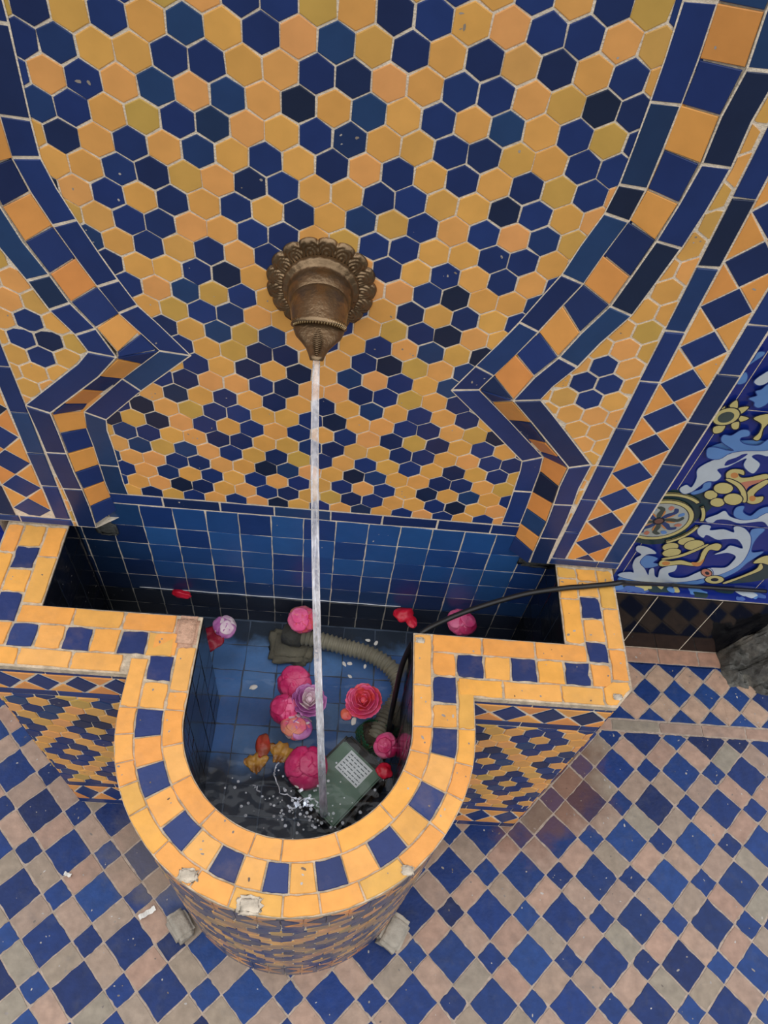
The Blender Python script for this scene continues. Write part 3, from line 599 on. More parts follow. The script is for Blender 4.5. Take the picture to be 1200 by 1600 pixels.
# outside of the basin: mosaic skirt
skirt = Mosaic()
def section(f, s0, s1, hx, hz, dx, dp, cyl=False, facing=None):
    def put(P, col, **kw):
        P = clip_box(P, s0, s1, ZF, ZR)
        if len(P) < 3: return
        if cyl:      # cut wide tiles so they follow the curve
            xs = [p[0] for p in P]; a, b = min(xs), max(xs); n = max(1, math.ceil((b-a)/1.3))
            for k in range(n):
                Q = clip_box(P, a+(b-a)*k/n, a+(b-a)*(k+1)/n, ZF, ZR)
                if len(Q) > 2: put3(Q, col, **kw)
        else: put3(P, col, **kw)
    def put3(P, col, **kw):
        cs = sum(p[0] for p in P)/len(P)
        q = f(cs, 0); q2 = f(cs+.01, 0)
        nrm = (q2[1]-q[1], -(q2[0]-q[0]), 0)
        skirt.tile([f(*p) for p in P], col, nrm, h=.05, **kw)
    n = max(1, int((s1-s0)/1.0)) if cyl else 1
    for k in range(n):
        a, b = s0+(s1-s0)*k/n, s0+(s1-s0)*(k+1)/n
        skirt.grout([f(a,ZF), f(b,ZF), f(b,ZR), f(a,ZR)])
    for z0, z1 in ((-22.15,-21.6),(-24.6,-24.05),(-39.0,-38.3),(-42.6,-41.8)):
        s = s0
        while s < s1-.05:
            s2 = min(s+2.9, s1); put(rect(s, s2, z0, z1), pick(BLUES), gap=.06, jit=.01); s = s2
    for z0, z1 in ((-24.0,-22.2),(-41.75,-39.05)):
        zc = (z0+z1)/2; hh = (z1-z0)/2; k = math.floor((s0-dx)/dp)-1
        while dx+k*dp < s1+dp:
            c = dx+k*dp; hw = dp/2-.12
            put([(c-hw,zc),(c,z0),(c+hw,zc),(c,z1)], pick(BLUES), gap=.05, jit=.02)
            for zz, zt in ((z1, zc), (z0, zc)):
                put([(c+.1,zz),(c+dp-.1,zz),(c+dp/2,zt+(.06 if zz > zt else -.06))], pick(ORANGES), gap=.05, jit=.01)
            k += 1
    for j in range(-3, 18):
        k = math.floor(s0-hx)-2
        while hx+k < s1+2:
            i2 = 2*k+(j & 1); cx = hx+i2/2; cz = hz-j*.9
            P = clip_box([(cx+a, cz+b*1.035) for a, b in HEX], s0, s1, -38.25, -24.65)
            if len(P) > 2: put(P, pick(BLUES) if hex_is_blue(i2, j) else pick(YELLOWS), gap=.08, jit=.02)
            k += 1
W_ = -.08
section(lambda s, z: (s, YO-W_, z), -10.2, CX-RO, -8.5, -25.5, -9.35, 1.7)
Lc = math.pi*(RO+W_); st = YO-CY
def ucurve(s, z):
    r = RO+W_
    if s < 0: return (CX-r, CY-s, z)
    if s > Lc: return (CX+r, CY+(s-Lc), z)
    t = math.pi*(1+s/Lc); return (CX+r*math.cos(t), CY+r*math.sin(t), z)
q = math.hypot(XR-18.45, -7.3-YO)
section(lambda s, z: (XL-W_, -s, z), 0, 7.4, .5, -26.3, .6, 1.8)#L
section(lambda s, z: (XL-W_+(-10.2-XL+W_)*s/q, -7.4+(YO-W_+7.4)*s/q, z), 0, q, 0, -26.3, .6, 1.8)
skirt.build('side_wall', [M_TILE, M_GROUT], basin)
skirt = Mosaic()
section(lambda s, z: (s, YO-W_, z), CX+RO+W_, 18.45, 16.1, -26.3, 13.83, 1.87)
q = math.hypot(XR-18.45, -7.3-YO)
section(lambda s, z: (18.45+(XR+W_-18.45)*s/q, YO-W_+(-7.3-YO)*s/q, z), 0, q, 0, -26.3, .6, 1.8)
section(lambda s, z: (XR+W_, -7.3+s, z), 0, 7.2, .5, -26.3, .6, 1.8)
skirt.build('side_wall', [M_TILE, M_GROUT], basin)
skirt = Mosaic()
section(ucurve, -st, Lc+st, Lc/2, -26.0, Lc/2, 1.8, cyl=True)
M_DUSTY = mat('dusty_glaze', attr=True, rough=.3, var=.2, scale=40, bump=.3, bscale=120, spec=.8, dirt=lin(118,112,106), dirt_scale=16, dirt_amt=.7)
for n_ in M_DUSTY.node_tree.nodes:
    if n_.type == 'MAP_RANGE' and abs(n_.inputs['From Min'].default_value-.52) < 1e-4: n_.inputs['From Min'].default_value = .36; n_.inputs['From Max'].default_value = .58
tag(skirt.build('bowl_wall', [M_DUSTY, M_GROUT], basin), 'dusty mosaic on the round outer wall of the bowl')

# inside of the basin: dark wet tiles
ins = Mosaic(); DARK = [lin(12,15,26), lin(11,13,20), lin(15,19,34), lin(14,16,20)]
M_GROUT_SLIME = mat('slimy_grout', lin(46,48,50), rough=.5, var=.6, scale=25, bump=.6, bscale=300)
ZD = -31.2
line = inner
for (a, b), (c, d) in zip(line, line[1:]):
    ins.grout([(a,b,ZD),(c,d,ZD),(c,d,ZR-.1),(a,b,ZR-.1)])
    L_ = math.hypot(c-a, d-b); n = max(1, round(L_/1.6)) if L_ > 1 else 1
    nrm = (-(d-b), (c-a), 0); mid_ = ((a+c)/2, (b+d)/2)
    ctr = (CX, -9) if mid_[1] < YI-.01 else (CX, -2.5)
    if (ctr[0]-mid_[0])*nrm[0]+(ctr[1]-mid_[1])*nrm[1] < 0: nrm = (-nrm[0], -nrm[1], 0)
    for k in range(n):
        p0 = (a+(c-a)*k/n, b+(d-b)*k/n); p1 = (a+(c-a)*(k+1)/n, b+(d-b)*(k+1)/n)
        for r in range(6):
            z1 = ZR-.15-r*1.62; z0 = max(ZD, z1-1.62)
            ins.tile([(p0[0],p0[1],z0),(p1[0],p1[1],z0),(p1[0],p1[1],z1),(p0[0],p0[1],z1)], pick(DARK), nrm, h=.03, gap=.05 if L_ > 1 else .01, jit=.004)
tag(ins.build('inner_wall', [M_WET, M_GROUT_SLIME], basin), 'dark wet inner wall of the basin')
bot = Mosaic(0)
bot.grout_poly(inner, lambda a, b: (a, b, ZD))
BB = [lin(84,132,196), lin(96,142,200), lin(76,120,186), lin(104,144,192)]
for i in range(-6, 9):
    for j in range(0, 10):
        x0, x1 = .3+1.9*i, .3+1.9*(i+1); y1, y0 = -.1-1.62*j, -.1-1.62*(j+1)
        P = clip_box(rect(x0, x1, y0, y1), XLI, XRI, -20, -.1)
        if len(P) < 3: continue
        cxm, cym = (P[0][0]+P[2][0])/2, (P[0][1]+P[2][1])/2
        if cym < YI:
            P = clip_box(P, CX-RI, CX+RI, -20, 0)
            if len(P) < 3 or math.hypot(cxm-CX, min(0, cym-CY)) > RI+1.2: continue
        bot.tile([(a, b, ZD) for a, b in P], pick(BB), (0,0,1), h=.02, gap=.04, jit=.02, sub=3, chip=.04, tilt=.004)
# silt along the back edge; shade and dark reflection painted into the bowl's front
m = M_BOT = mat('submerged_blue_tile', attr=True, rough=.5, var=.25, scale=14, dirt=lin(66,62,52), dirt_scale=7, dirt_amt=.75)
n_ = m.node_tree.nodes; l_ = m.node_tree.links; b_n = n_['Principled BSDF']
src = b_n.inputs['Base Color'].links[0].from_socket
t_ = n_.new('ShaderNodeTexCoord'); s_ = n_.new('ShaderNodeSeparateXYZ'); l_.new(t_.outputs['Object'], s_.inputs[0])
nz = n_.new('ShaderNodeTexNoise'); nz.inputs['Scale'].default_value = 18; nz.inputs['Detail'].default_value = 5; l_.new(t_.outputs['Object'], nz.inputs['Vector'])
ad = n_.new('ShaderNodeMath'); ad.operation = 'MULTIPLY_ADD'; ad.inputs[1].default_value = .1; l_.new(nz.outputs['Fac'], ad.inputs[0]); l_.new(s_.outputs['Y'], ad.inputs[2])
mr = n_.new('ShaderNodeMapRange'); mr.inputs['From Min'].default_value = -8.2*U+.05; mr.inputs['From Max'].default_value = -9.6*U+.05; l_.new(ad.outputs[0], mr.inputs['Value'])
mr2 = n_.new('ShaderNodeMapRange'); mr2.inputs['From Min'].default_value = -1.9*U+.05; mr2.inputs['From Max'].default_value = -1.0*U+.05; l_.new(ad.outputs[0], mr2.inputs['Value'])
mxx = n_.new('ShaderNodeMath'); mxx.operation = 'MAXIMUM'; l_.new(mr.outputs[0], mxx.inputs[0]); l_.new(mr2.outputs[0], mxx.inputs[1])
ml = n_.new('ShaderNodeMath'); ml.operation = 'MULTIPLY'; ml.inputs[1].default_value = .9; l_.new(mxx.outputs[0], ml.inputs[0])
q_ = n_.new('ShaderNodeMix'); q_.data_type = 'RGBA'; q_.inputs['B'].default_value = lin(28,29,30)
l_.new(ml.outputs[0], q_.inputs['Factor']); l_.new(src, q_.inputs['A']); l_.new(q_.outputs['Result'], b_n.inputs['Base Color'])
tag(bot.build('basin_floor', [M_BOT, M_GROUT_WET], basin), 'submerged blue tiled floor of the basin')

# bare pink stone where a rim tile is missing
def lump(name, c, size, m, parent=None, seed=0, amp=.12, freq=2.0, sub=3, flat=0):
    bm = bmesh.new(); bmesh.ops.create_cube(bm, size=2)
    bmesh.ops.bevel(bm, geom=bm.edges[:], offset=.25, segments=2, affect='EDGES')
    bmesh.ops.subdivide_edges(bm, edges=bm.edges[:], cuts=sub, use_grid_fill=True)
    for v in bm.verts:
        p = v.co*freq + Vector((seed*7.3, seed*1.7, 3.1))
        v.co += v.co.normalized()*noise.fractal(p, .9, 2.1, 4)*amp
        v.co = Vector((v.co.x*size[0]*U, v.co.y*size[1]*U, v.co.z*size[2]*U))
    me = bpy.data.meshes.new(name); bm.to_mesh(me); bm.free(); me.materials.append(m)
    me.polygons.foreach_set('use_smooth', [True]*len(me.polygons))
    o = bpy.data.objects.new(name, me); C.objects.link(o); o.location = c
    if parent: o.parent = parent; o.matrix_parent_inverse = parent.matrix_world.inverted()
    return o
bpy.context.view_layer.update()
tag(lump('bare_stone', V(-1.42,-6.0,ZR-.25), (.52,.82,.35), M_STONE, None, 1, .05, 4), None)
bs = bpy.data.objects['bare_stone']; 
for o in (bs,): o.parent = basin; o.matrix_parent_inverse = basin.matrix_basis.inverted(); o['label'] = 'pinkish bare stone in the rim corner'
for ch in list(basin.children):
    if ch is not bs: ch.matrix_parent_inverse = basin.matrix_basis.inverted()
def chip_patch(x, y, r, sd):
    o = lump('mortar_patch', V(x, y, ZR+.055), (r*.8, r*.55, .07), M_MORTAR, None, sd, .5, 2.6)
    o.parent = basin; o.matrix_parent_inverse = basin.matrix_basis.inverted(); return o
for x, y, r, sd in ((2.95,-17.1,.55,2),(.5,-16.2,.42,3),(8.9,-15.6,.3,4),(18.5,-7.75,.25,6),(9.35,-5.6,.25,8)): chip_patch(x, y, r, sd)
# thin white line at the waterline of the back wall
ZWT = -28.2
vsq, fsq = tube([V(-5.9+.5*k, -.06, ZWT+.06+.02*math.sin(k*1.3)) for k in range(31)], .028*U, 6)
o = mesh_obj('white_waterline', vsq, fsq, mat('waterline_white', lin(215,218,220), rough=.4), basin); o.matrix_parent_inverse = basin.matrix_basis.inverted(); o['label'] = 'white line at the waterline'

# ---------------------------------------------------------------- brass spout
M_BRASS = mat('aged_brass', lin(134,112,86), rough=.3, var=.3, scale=30, bump=.35, bscale=220, metal=.85, dirt=lin(70,54,36), dirt_scale=14, dirt_amt=.6)
fau = empty('brass_spout', V(3.83, 0, -6.1), 'aged brass wall spout with a scalloped flange, pouring water', 'fountain spout')
def attach(o, parent): o.parent = parent; o.matrix_parent_inverse = parent.matrix_basis.inverted(); return o
# flange: disc seen along y, 18 embossed petals
NP, NA, NR = 17, 340, 34
fx, fz = 3.83, -6.12
vv = []; ff = []
for ir in range(NR+1):
    for ia in range(NA):
        th = 2*math.pi*ia/NA; t = ir/NR
        edge = 1.8*(1 + .075*abs(math.cos(NP*th/2))**.55)
        r = t*edge; ph = (th*NP/(2*math.pi)+.5) % 1-.5      # -.5.. .5 within a petal
        dx_ = ph*2*math.pi/NP*r; pc = 1.52; dd = math.hypot(dx_, r-pc)
        hgt = .14 + .16*(1-t)
        pc = 1.42; dd = math.hypot(dx_*1.15, (r-pc)*.8); hgt += (.05*math.cos(min(abs(ph)*2, 1)*math.pi/2)**.6 + .03*math.sin(dd*50))*min(1, max(0, (r-1.1)/.15))
        if r > 1.1 and r < 1.32: hgt += .03*math.cos(th*68)
        if t > .97: hgt *= (1-(t-.97)/.03*.85)
        vv.append(V(fx+r*math.cos(th), -hgt, fz+r*math.sin(th)))
for ir in range(NR):
    for ia in range(NA):
        a = ir*NA+ia; b = ir*NA+(ia+1) % NA; ff.append([a, b, b+NA, a+NA][::-1])
attach(mesh_obj('scalloped_flange', vv, ff, M_BRASS), fau)
# boss: stepped dome turned about the y axis
prof = [(1.32,-.22),(1.34,-.36),(1.28,-.46),(1.16,-.5),(1.1,-.62),(1.12,-.8),(1.06,-1.0),(.98,-1.2),(.8,-1.5)]
vv = []; ff = []; K = 96
for i, (r, y) in enumerate(prof):
    for k in range(K):
        th = 2*math.pi*k/K; g = .018*math.sin(k*math.pi*2/4) if 1 <= i <= 3 else 0
        vv.append(V(fx+(r+g)*math.cos(th), y, fz+.05+(r+g)*math.sin(th)))
for i in range(len(prof)-1):
    for k in range(K): a = i*K+k; b = i*K+(k+1) % K; ff.append([a, b, b+K, a+K])
ff.append([(len(prof)-1)*K+k for k in range(K)])
attach(mesh_obj('boss', vv, ff, M_BRASS), fau)
# body: round shoulder that swells out of the boss and stops at a sharp hooded lip
def loft(name, rings, parent, close=True):
    """rings: (centre, half width x, half thickness, tilt of the ring's up axis, squareness)"""
    vv = []; ff = []; K = 48
    for (c, w, t, ang, sup, sdn) in rings:
        up = Vector((0, -math.sin(ang), math.cos(ang)))
        for k in range(K):
            th = 2*math.pi*k/K; cx = math.cos(th); cz = math.sin(th)
            s_ = sup if cz > 0 else sdn
            p = Vector(c) + Vector((1,0,0))*(w*cx) + up*(t*cz*s_); vv.append(V(*p))
    n = len(rings)
    for i in range(n-1):
        for k in range(K): a = i*K+k; b = i*K+(k+1) % K; ff.append([a, b, b+K, a+K])
    if close: ff.append(list(range(K))[::-1]); ff.append([(n-1)*K+k for k in range(K)])
    return attach(mesh_obj(name, vv, ff, M_BRASS), parent)
body_r = [((3.85,-.9,-6.1), .98, .98, .0, 1, 1), ((3.86,-1.3,-6.05), 1.0, .95, .1, 1, 1), ((3.88,-1.7,-6.0), .96, .86, .2, 1, 1), ((3.9,-2.0,-5.98), .92, .76, .35, 1, 1),
          ((3.92,-2.25,-5.98), .9, .68, .5, 1, 1), ((3.93,-2.38,-5.98), .93, .66, .55, 1, 1), ((3.93,-2.4,-6.0), .84, .56, .55, 1, 1), ((3.93,-2.25,-6.05), .6, .4, .6, 1, 1)]
loft('hooded_body', body_r, fau)
beak = [((3.92,-2.0,-6.1), .8, .6, .4, 1, 1), ((3.93,-2.42,-6.12), .84, .54, .5, 1, 1), ((3.94,-2.72,-6.14), .74, .48, .6, 1, 1), ((3.95,-3.0,-6.14), .54, .42, .7, 1, 1),
        ((3.96,-3.3,-6.12), .37, .35, .75, 1, 1), ((3.97,-3.65,-6.06), .27, .28, .75, 1, 1), ((3.98,-3.95,-6.0), .21, .22, .75, 1, 1)]
loft('beak', beak, fau)
# chased feather marks running down the beak and round the hood
vq = []; fq = []
def add_tube(pts, r, seg=6):
    a, b = tube([V(*p) for p in pts], r*U, seg); o = len(vq); vq.extend(a); fq.extend([[i+o for i in f] for f in b])
for i in range(15):
    t = i/14; c = Vector((3.94,-2.75,-5.72)).lerp(Vector((3.975,-3.85,-5.83)), t); w = .34*(1-t)+.12
    add_tube([c+Vector((-w,.12,-.2)), c+Vector((-w*.5,.02,-.05)), c+Vector((0,-.06,.06)), c+Vector((w*.5,.02,-.05)), c+Vector((w,.12,-.2))], .022)
attach(mesh_obj('chased_feathers', vq, fq, M_BRASS), fau)
vq = []; fq = []
for i in range(25):
    a = math.pi*(.08+.84*i/24); c = (3.93+.92*math.cos(a), -2.3-.32*math.sin(a)*.6, -5.98+.58*math.sin(a)); d_ = (3.93+.84*math.cos(a), -2.44-.3*math.sin(a), -6.02+.5*math.sin(a))
    add_tube([c, ((c[0]+d_[0])/2+.03,(c[1]+d_[1])/2-.03,(c[2]+d_[2])/2+.03), d_], .026)
attach(mesh_obj('fluted_lip', vq, fq, mat('bright_brass', lin(200,175,130), rough=.25, metal=.9, var=.1)), fau)

# ---------------------------------------------------------------- water
def water_mat(name, tint, fac, rough, bump, scale, white=0):
    m = bpy.data.materials.new(name); m.use_nodes = True; n = m.node_tree.nodes; l = m.node_tree.links
    n.remove(n['Principled BSDF']); out = n['Material Output']
    tr = n.new('ShaderNodeBsdfTransparent'); tr.inputs[0].default_value = tint
    gl = n.new('ShaderNodeBsdfGlossy'); gl.inputs['Roughness'].default_value = rough
    fr = n.new('ShaderNodeFresnel'); fr.inputs[0].default_value = 1.33
    mx = n.new('ShaderNodeMixShader'); t = n.new('ShaderNodeTexCoord'); nz = n.new('ShaderNodeTexNoise'); nz.inputs['Scale'].default_value = scale; nz.inputs['Detail'].default_value = 3
    bm_ = n.new('ShaderNodeBump'); bm_.inputs['Strength'].default_value = bump; bm_.inputs['Distance'].default_value = .01
    l.new(t.outputs['Object'], nz.inputs['Vector']); l.new(nz.outputs['Fac'], bm_.inputs['Height'])
    l.new(bm_.outputs[0], gl.inputs['Normal']); l.new(bm_.outputs[0], fr.inputs['Normal'])
    l.new(fr.outputs[0], mx.inputs[0]); l.new(tr.outputs[0], mx.inputs[1]); l.new(gl.outputs[0], mx.inputs[2])
    last = mx.outputs[0]
    if white:
        df = n.new('ShaderNodeBsdfTranslucent'); df.inputs[0].default_value = (.97,.98,1,1)
        d2 = n.new('ShaderNodeBsdfDiffuse'); d2.inputs[0].default_value = (.97,.98,1,1); ds = n.new('ShaderNodeAddShader'); l.new(df.outputs[0], ds.inputs[0]); l.new(d2.outputs[0], ds.inputs[1])
        m2 = n.new('ShaderNodeMixShader'); st = n.new('ShaderNodeTexNoise'); st.inputs['Scale'].default_value = 1; st.inputs['Detail'].default_value = 5
        mp = n.new('ShaderNodeMapping'); mp.inputs['Scale'].default_value = (150, 150, 7)
        l.new(t.outputs['Object'], mp.inputs[0]); l.new(mp.outputs[0], st.inputs['Vector'])
        mr = n.new('ShaderNodeMapRange'); mr.inputs['From Min'].default_value = .4; mr.inputs['From Max'].default_value = .7; mr.inputs['To Min'].default_value = white*.35; mr.inputs['To Max'].default_value = white
        l.new(st.outputs['Fac'], mr.inputs['Value']); l.new(mr.outputs[0], m2.inputs[0]); l.new(last, m2.inputs[1]); l.new(ds.outputs[0], m2.inputs[2]); last = m2.outputs[0]
    l.new(last, out.inputs['Surface']); return m
M_WATER = water_mat('still_water', (.93,.95,.96,1), 1, .02, .12, 22)
M_STREAM = water_mat('falling_water', (.92,.94,.97,1), 1, .08, .6, 60, white=.34)
ins_poly = [(a*.9995+.002, b) for a, b in inner]
wv = [V(a, b-.03 if b == 0 else b, ZWT) for a, b in inner]
tri = tessellate_polygon([[Vector((a, b, 0)) for a, b in inner]])
HX, HY = 5.55, -11.9
# a finer sheet so that the rings around the falling stream are real
bm = bmesh.new(); vs_ = [bm.verts.new(v) for v in wv]
for t in tri:
    try: bm.faces.new([vs_[i] for i in t])
    except ValueError: pass
bmesh.ops.triangulate(bm, faces=bm.faces[:])
for _ in range(5): 
    long_e = [e_ for e_ in bm.edges if e_.calc_length() > .3*U]
    bmesh.ops.subdivide_edges(bm, edges=long_e, cuts=1); bmesh.ops.triangulate(bm, faces=bm.faces[:])
for v in bm.verts:
    x, y = v.co.x/U, v.co.y/U; d = math.hypot(x-HX, y-HY)
    a = math.exp(-d*.34)
    v.co.z += U*(a*.09*math.sin(d*5.2) + a*.22*noise.noise(Vector((x*2.1, y*2.1, 0))) + .01*noise.noise(Vector((x*.9, y*.9, 4))))
bmesh.ops.recalc_face_normals(bm, faces=bm.faces[:])
me = bpy.data.meshes.new('pool_water'); bm.to_mesh(me); bm.free(); me.materials.append(M_WATER); me.polygons.foreach_set('use_smooth', [True]*len(me.polygons))
if me.polygons and sum(p.normal.z for p in me.polygons) < 0: me.flip_normals()
pw_o = bpy.data.objects.new('pool_water', me); C.objects.link(pw_o)
tag(pw_o, 'clear rippled water filling the fountain basin', 'water', kind='stuff')
# falling stream
S0 = Vector((3.98,-3.9,-6.0)); S1 = Vector((HX, HY, ZWT+.1))
pts = []; rad = []; N = 90
for k in range(N+1):
    t = k/N; p = Vector((S0.x+(S1.x-S0.x)*(.25*t+.75*t**2.2), S0.y+(S1.y-S0.y)*t, S0.z+(S1.z-S0.z)*(t*t*.92+.08*t)))
    pts.append(V(*p)); rad.append(U*(.115+.05*t+.018*noise.noise(Vector((0, 0, t*14)))+ (.03*max(0, t-.85)/.15)))
vv, ff = tube(pts, rad, 18)
for i, v in enumerate(vv): pass
so = mesh_obj('water_stream', vv, ff, M_STREAM)
tag(so, 'thin falling stream of water from the brass spout to the pool', 'water stream')
# stray strands round the stream
for s_ in range(3):
    ps = [p + Vector((math.cos(s_*2.1+k*.09), math.sin(s_*2.1+k*.09), 0))*U*(.07+.1*k/N) for k, p in enumerate(pts) if k > 25+s_*7]
    a, b = tube(ps, [U*(.012+.012*abs(noise.noise(Vector((s_, 0, k*.3))))) for k in range(len(ps))], 6)
    o = attach(mesh_obj('water_strand', a, b, M_STREAM), so)
# splash crown and bubbles
rs = random.Random(11); vv = []; ff = []
def add_ball(c, r, flat=.5):
    o = len(vv); K = 8
    for i in range(1, 5):
        ph = math.pi*i/5
        for k in range(K): th = 2*math.pi*k/K; vv.append(V(c[0]+r*math.sin(ph)*math.cos(th), c[1]+r*math.sin(ph)*math.sin(th), c[2]+r*flat*math.cos(ph)))
    for i in range(3):
        for k in range(K): a = o+i*K+k; b = o+i*K+(k+1) % K; ff.append([a, a+K, b+K, b])
    ff.append([o+k for k in range(K)]); ff.append([o+3*K+k for k in range(K)][::-1])
for k in range(150):
    a = rs.uniform(0, 6.28); d = abs(rs.gauss(0, 1.3)); c = (HX-1.0+d*math.cos(a)*1.5, HY+.35+d*math.sin(a)*.75, ZWT+.08)
    if math.hypot(c[0]-CX, c[1]-CY) > RI-.4: continue
    add_ball(c, rs.uniform(.025, .09))
splash = mesh_obj('splash_bubbles', vv, ff, water_mat('foam', (.95,.97,1,1), 1, .05, .1, 30, white=.5))
tag(splash, 'small bubbles and splashes where the stream meets the pool', 'splash', kind='stuff')
vq = []; fq = []
rs = random.Random(5)
for (x0, y0, x1, y1) in ((HX-.1,HY,HX-.55,HY+.75),(HX-.55,HY+.75,HX-1.3,HY+.55),(HX-1.3,HY+.55,HX-2.2,HY+.9),(HX-2.2,HY+.9,HX-2.6,HY+1.7),(HX-2.6,HY+1.7,HX-2.5,HY+2.3),(HX-1.3,HY+.55,HX-1.6,HY+.1),(HX-3.2,HY+.9,HX-3.6,HY+1.2)):
    P = [(x0+(x1-x0)*k/6+rs.uniform(-.07,.07), y0+(y1-y0)*k/6+rs.uniform(-.07,.07), ZWT+.08) for k in range(7)]
    add_tube(P, rs.uniform(.025, .05))
tag(mesh_obj('splash_ridge', vq, fq, bpy.data.materials['foam']), 'thin white foam line curling away from the falling stream', 'foam', kind='stuff')

# ---------------------------------------------------------------- roses floating on the water
def petal_mat(name, c1, c2):
    m = bpy.data.materials.new(name); m.use_nodes = True; n = m.node_tree.nodes; l = m.node_tree.links; b = n['Principled BSDF']
    b.inputs['Roughness'].default_value = .38; b.inputs['Subsurface Weight'].default_value = .0
    t = n.new('ShaderNodeTexCoord'); nz = n.new('ShaderNodeTexNoise'); nz.inputs['Scale'].default_value = 45; nz.inputs['Detail'].default_value = 5
    l.new(t.outputs['Object'], nz.inputs['Vector']); r = n.new('ShaderNodeValToRGB'); r.color_ramp.elements[0].position = .4; r.color_ramp.elements[1].position = .62
    r.color_ramp.elements[0].color = c1; r.color_ramp.elements[1].color = c2
    l.new(nz.outputs['Fac'], r.inputs[0]); l.new(r.outputs[0], b.inputs['Base Color'])
    bm_ = n.new('ShaderNodeBump'); bm_.inputs['Strength'].default_value = .5; bm_.inputs['Distance'].default_value = .002
    n2 = n.new('ShaderNodeTexNoise'); n2.inputs['Scale'].default_value = 160; l.new(t.outputs['Object'], n2.inputs['Vector']); l.new(n2.outputs['Fac'], bm_.inputs['Height']); l.new(bm_.outputs[0], b.inputs['Normal'])
    return m
PM = {'pink': petal_mat('pink_petal', lin(240,80,140), lin(246,125,165)), 'magenta': petal_mat('magenta_petal', lin(212,38,102), lin(228,72,128)),
      'rosy': petal_mat('rosy_petal', lin(205,45,105), lin(220,85,130)), 'blush': petal_mat('blush_petal', lin(240,110,140), lin(235,150,120)),
      'coral': petal_mat('coral_petal', lin(236,85,85), lin(244,105,150)), 'red': petal_mat('red_petal', lin(205,18,45), lin(225,40,70)),
      'purple': petal_mat('purple_petal', lin(180,95,165), lin(212,140,198)), 'cream': petal_mat('cream_petal', lin(240,222,222), lin(222,180,205)),
      'wine': petal_mat('wine_petal', lin(120,16,34), lin(150,24,48)), 'gold': petal_mat('golden_leaf', lin(190,140,55), lin(140,88,34)),
      'rust': petal_mat('rust_petal', lin(180,60,45), lin(150,70,40)), 'peach': petal_mat('peach_petal', lin(228,110,80), lin(230,90,95))}
def petal(parent, base, yaw, r, h, width, curl, m, seed, lean=0.0, name='petal'):
    """cupped petal: a patch of an upright bowl, its rim ruffled and rolled"""
    NU, NV = 9, 8; vv = []; ff = []
    for iv in range(NV+1):
        v = iv/NV
        for iu in range(NU+1):
            u = iu/NU*2-1
            w = width*(math.sin(math.pi*(.12+.78*v))**.6)
            a = yaw + u*w
            rr = r*(math.sin(min(1, v)*1.45))*(1+lean*v) + curl*r*max(0, v-.7)
            z = h*(1-math.cos(v*1.5)) - (abs(u)**3)*.18*h - curl*h*max(0, v-.75)*1.6
            k = noise.noise(Vector((u*2+seed*3.1, v*2, seed)))
            rr += .09*r*k*v; z += .1*h*noise.noise(Vector((u*3, v*3+seed, 9)))*v
            vv.append(Vector((rr*math.cos(a), rr*math.sin(a), z))*U)
    for iv in range(NV):
        for iu in range(NU): a = iv*(NU+1)+iu; ff.append([a, a+1, a+NU+2, a+NU+1])
    o = mesh_obj(name, vv, ff, m, parent)
    s = o.modifiers.new('thickness', 'SOLIDIFY'); s.thickness = .025*U
    return o
def dome_rose(x, y, size, cols, label, tilt=(0, 0), seed=0, dz=0, flat=.72):
    """a closed head: broad convex petals wrapped over one another"""
    t = empty('floating_rose', V(x, y, ZWT+.02+dz), label, 'rose', 'roses and petals floating in the fountain'); t.rotation_euler = (tilt[0], tilt[1], seed*1.3)
    rs_ = random.Random(seed); spec = [(2*math.pi*k/5, .42, .9, .98) for k in range(5)] + [(2*math.pi*k/3+.6, .95, .8, 1.04) for k in range(3)] + [(1.1+seed, 1.35, .55, 1.09)]
    for i, (yaw, el, ang, rad) in enumerate(spec):
        m = PM[cols[i % len(cols)]]; cdir = Vector((math.cos(yaw)*math.cos(el), math.sin(yaw)*math.cos(el), math.sin(el)))
        up = Vector((0,0,1)); sx = up.cross(cdir).normalized() if abs(cdir.z) < .99 else Vector((1,0,0)); sy = cdir.cross(sx)
        vv = []; ff = []; NR_, NA_ = 8, 22
        vv.append(cdir*rad*size*U)
        for a in range(1, NR_+1):
            for b in range(NA_):
                th = 2*math.pi*b/NA_; q = ang*a/NR_*(1+.16*noise.noise(Vector((math.cos(th)*1.5, math.sin(th)*1.5, seed*5+i)))); q *= (1.15 if math.sin(th) < 0 else .95)
                d_ = cdir*math.cos(q) + (sx*math.cos(th)+sy*math.sin(th))*math.sin(q)
                rr_ = rad + .07*(a/NR_)**3 + .07*noise.noise(d_*2.3+Vector((i*3, seed, 0))) + .035*noise.noise(d_*8+Vector((i, 0, seed)))
                d_ = d_*rr_*size; d_.z *= flat; vv.append(d_*U)
        vv[0].z *= flat
        for b in range(NA_): ff.append([0, 1+b, 1+(b+1) % NA_])
        for a in range(NR_-1):
            for b in range(NA_): p = 1+a*NA_+b; q2 = 1+a*NA_+(b+1) % NA_; ff.append([p, p+NA_, q2+NA_, q2])
        o = mesh_obj('inner_petal' if i > 7 else 'petal', vv, ff, m, t); sm = o.modifiers.new('thickness', 'SOLIDIFY'); sm.thickness = .03*U
    return t
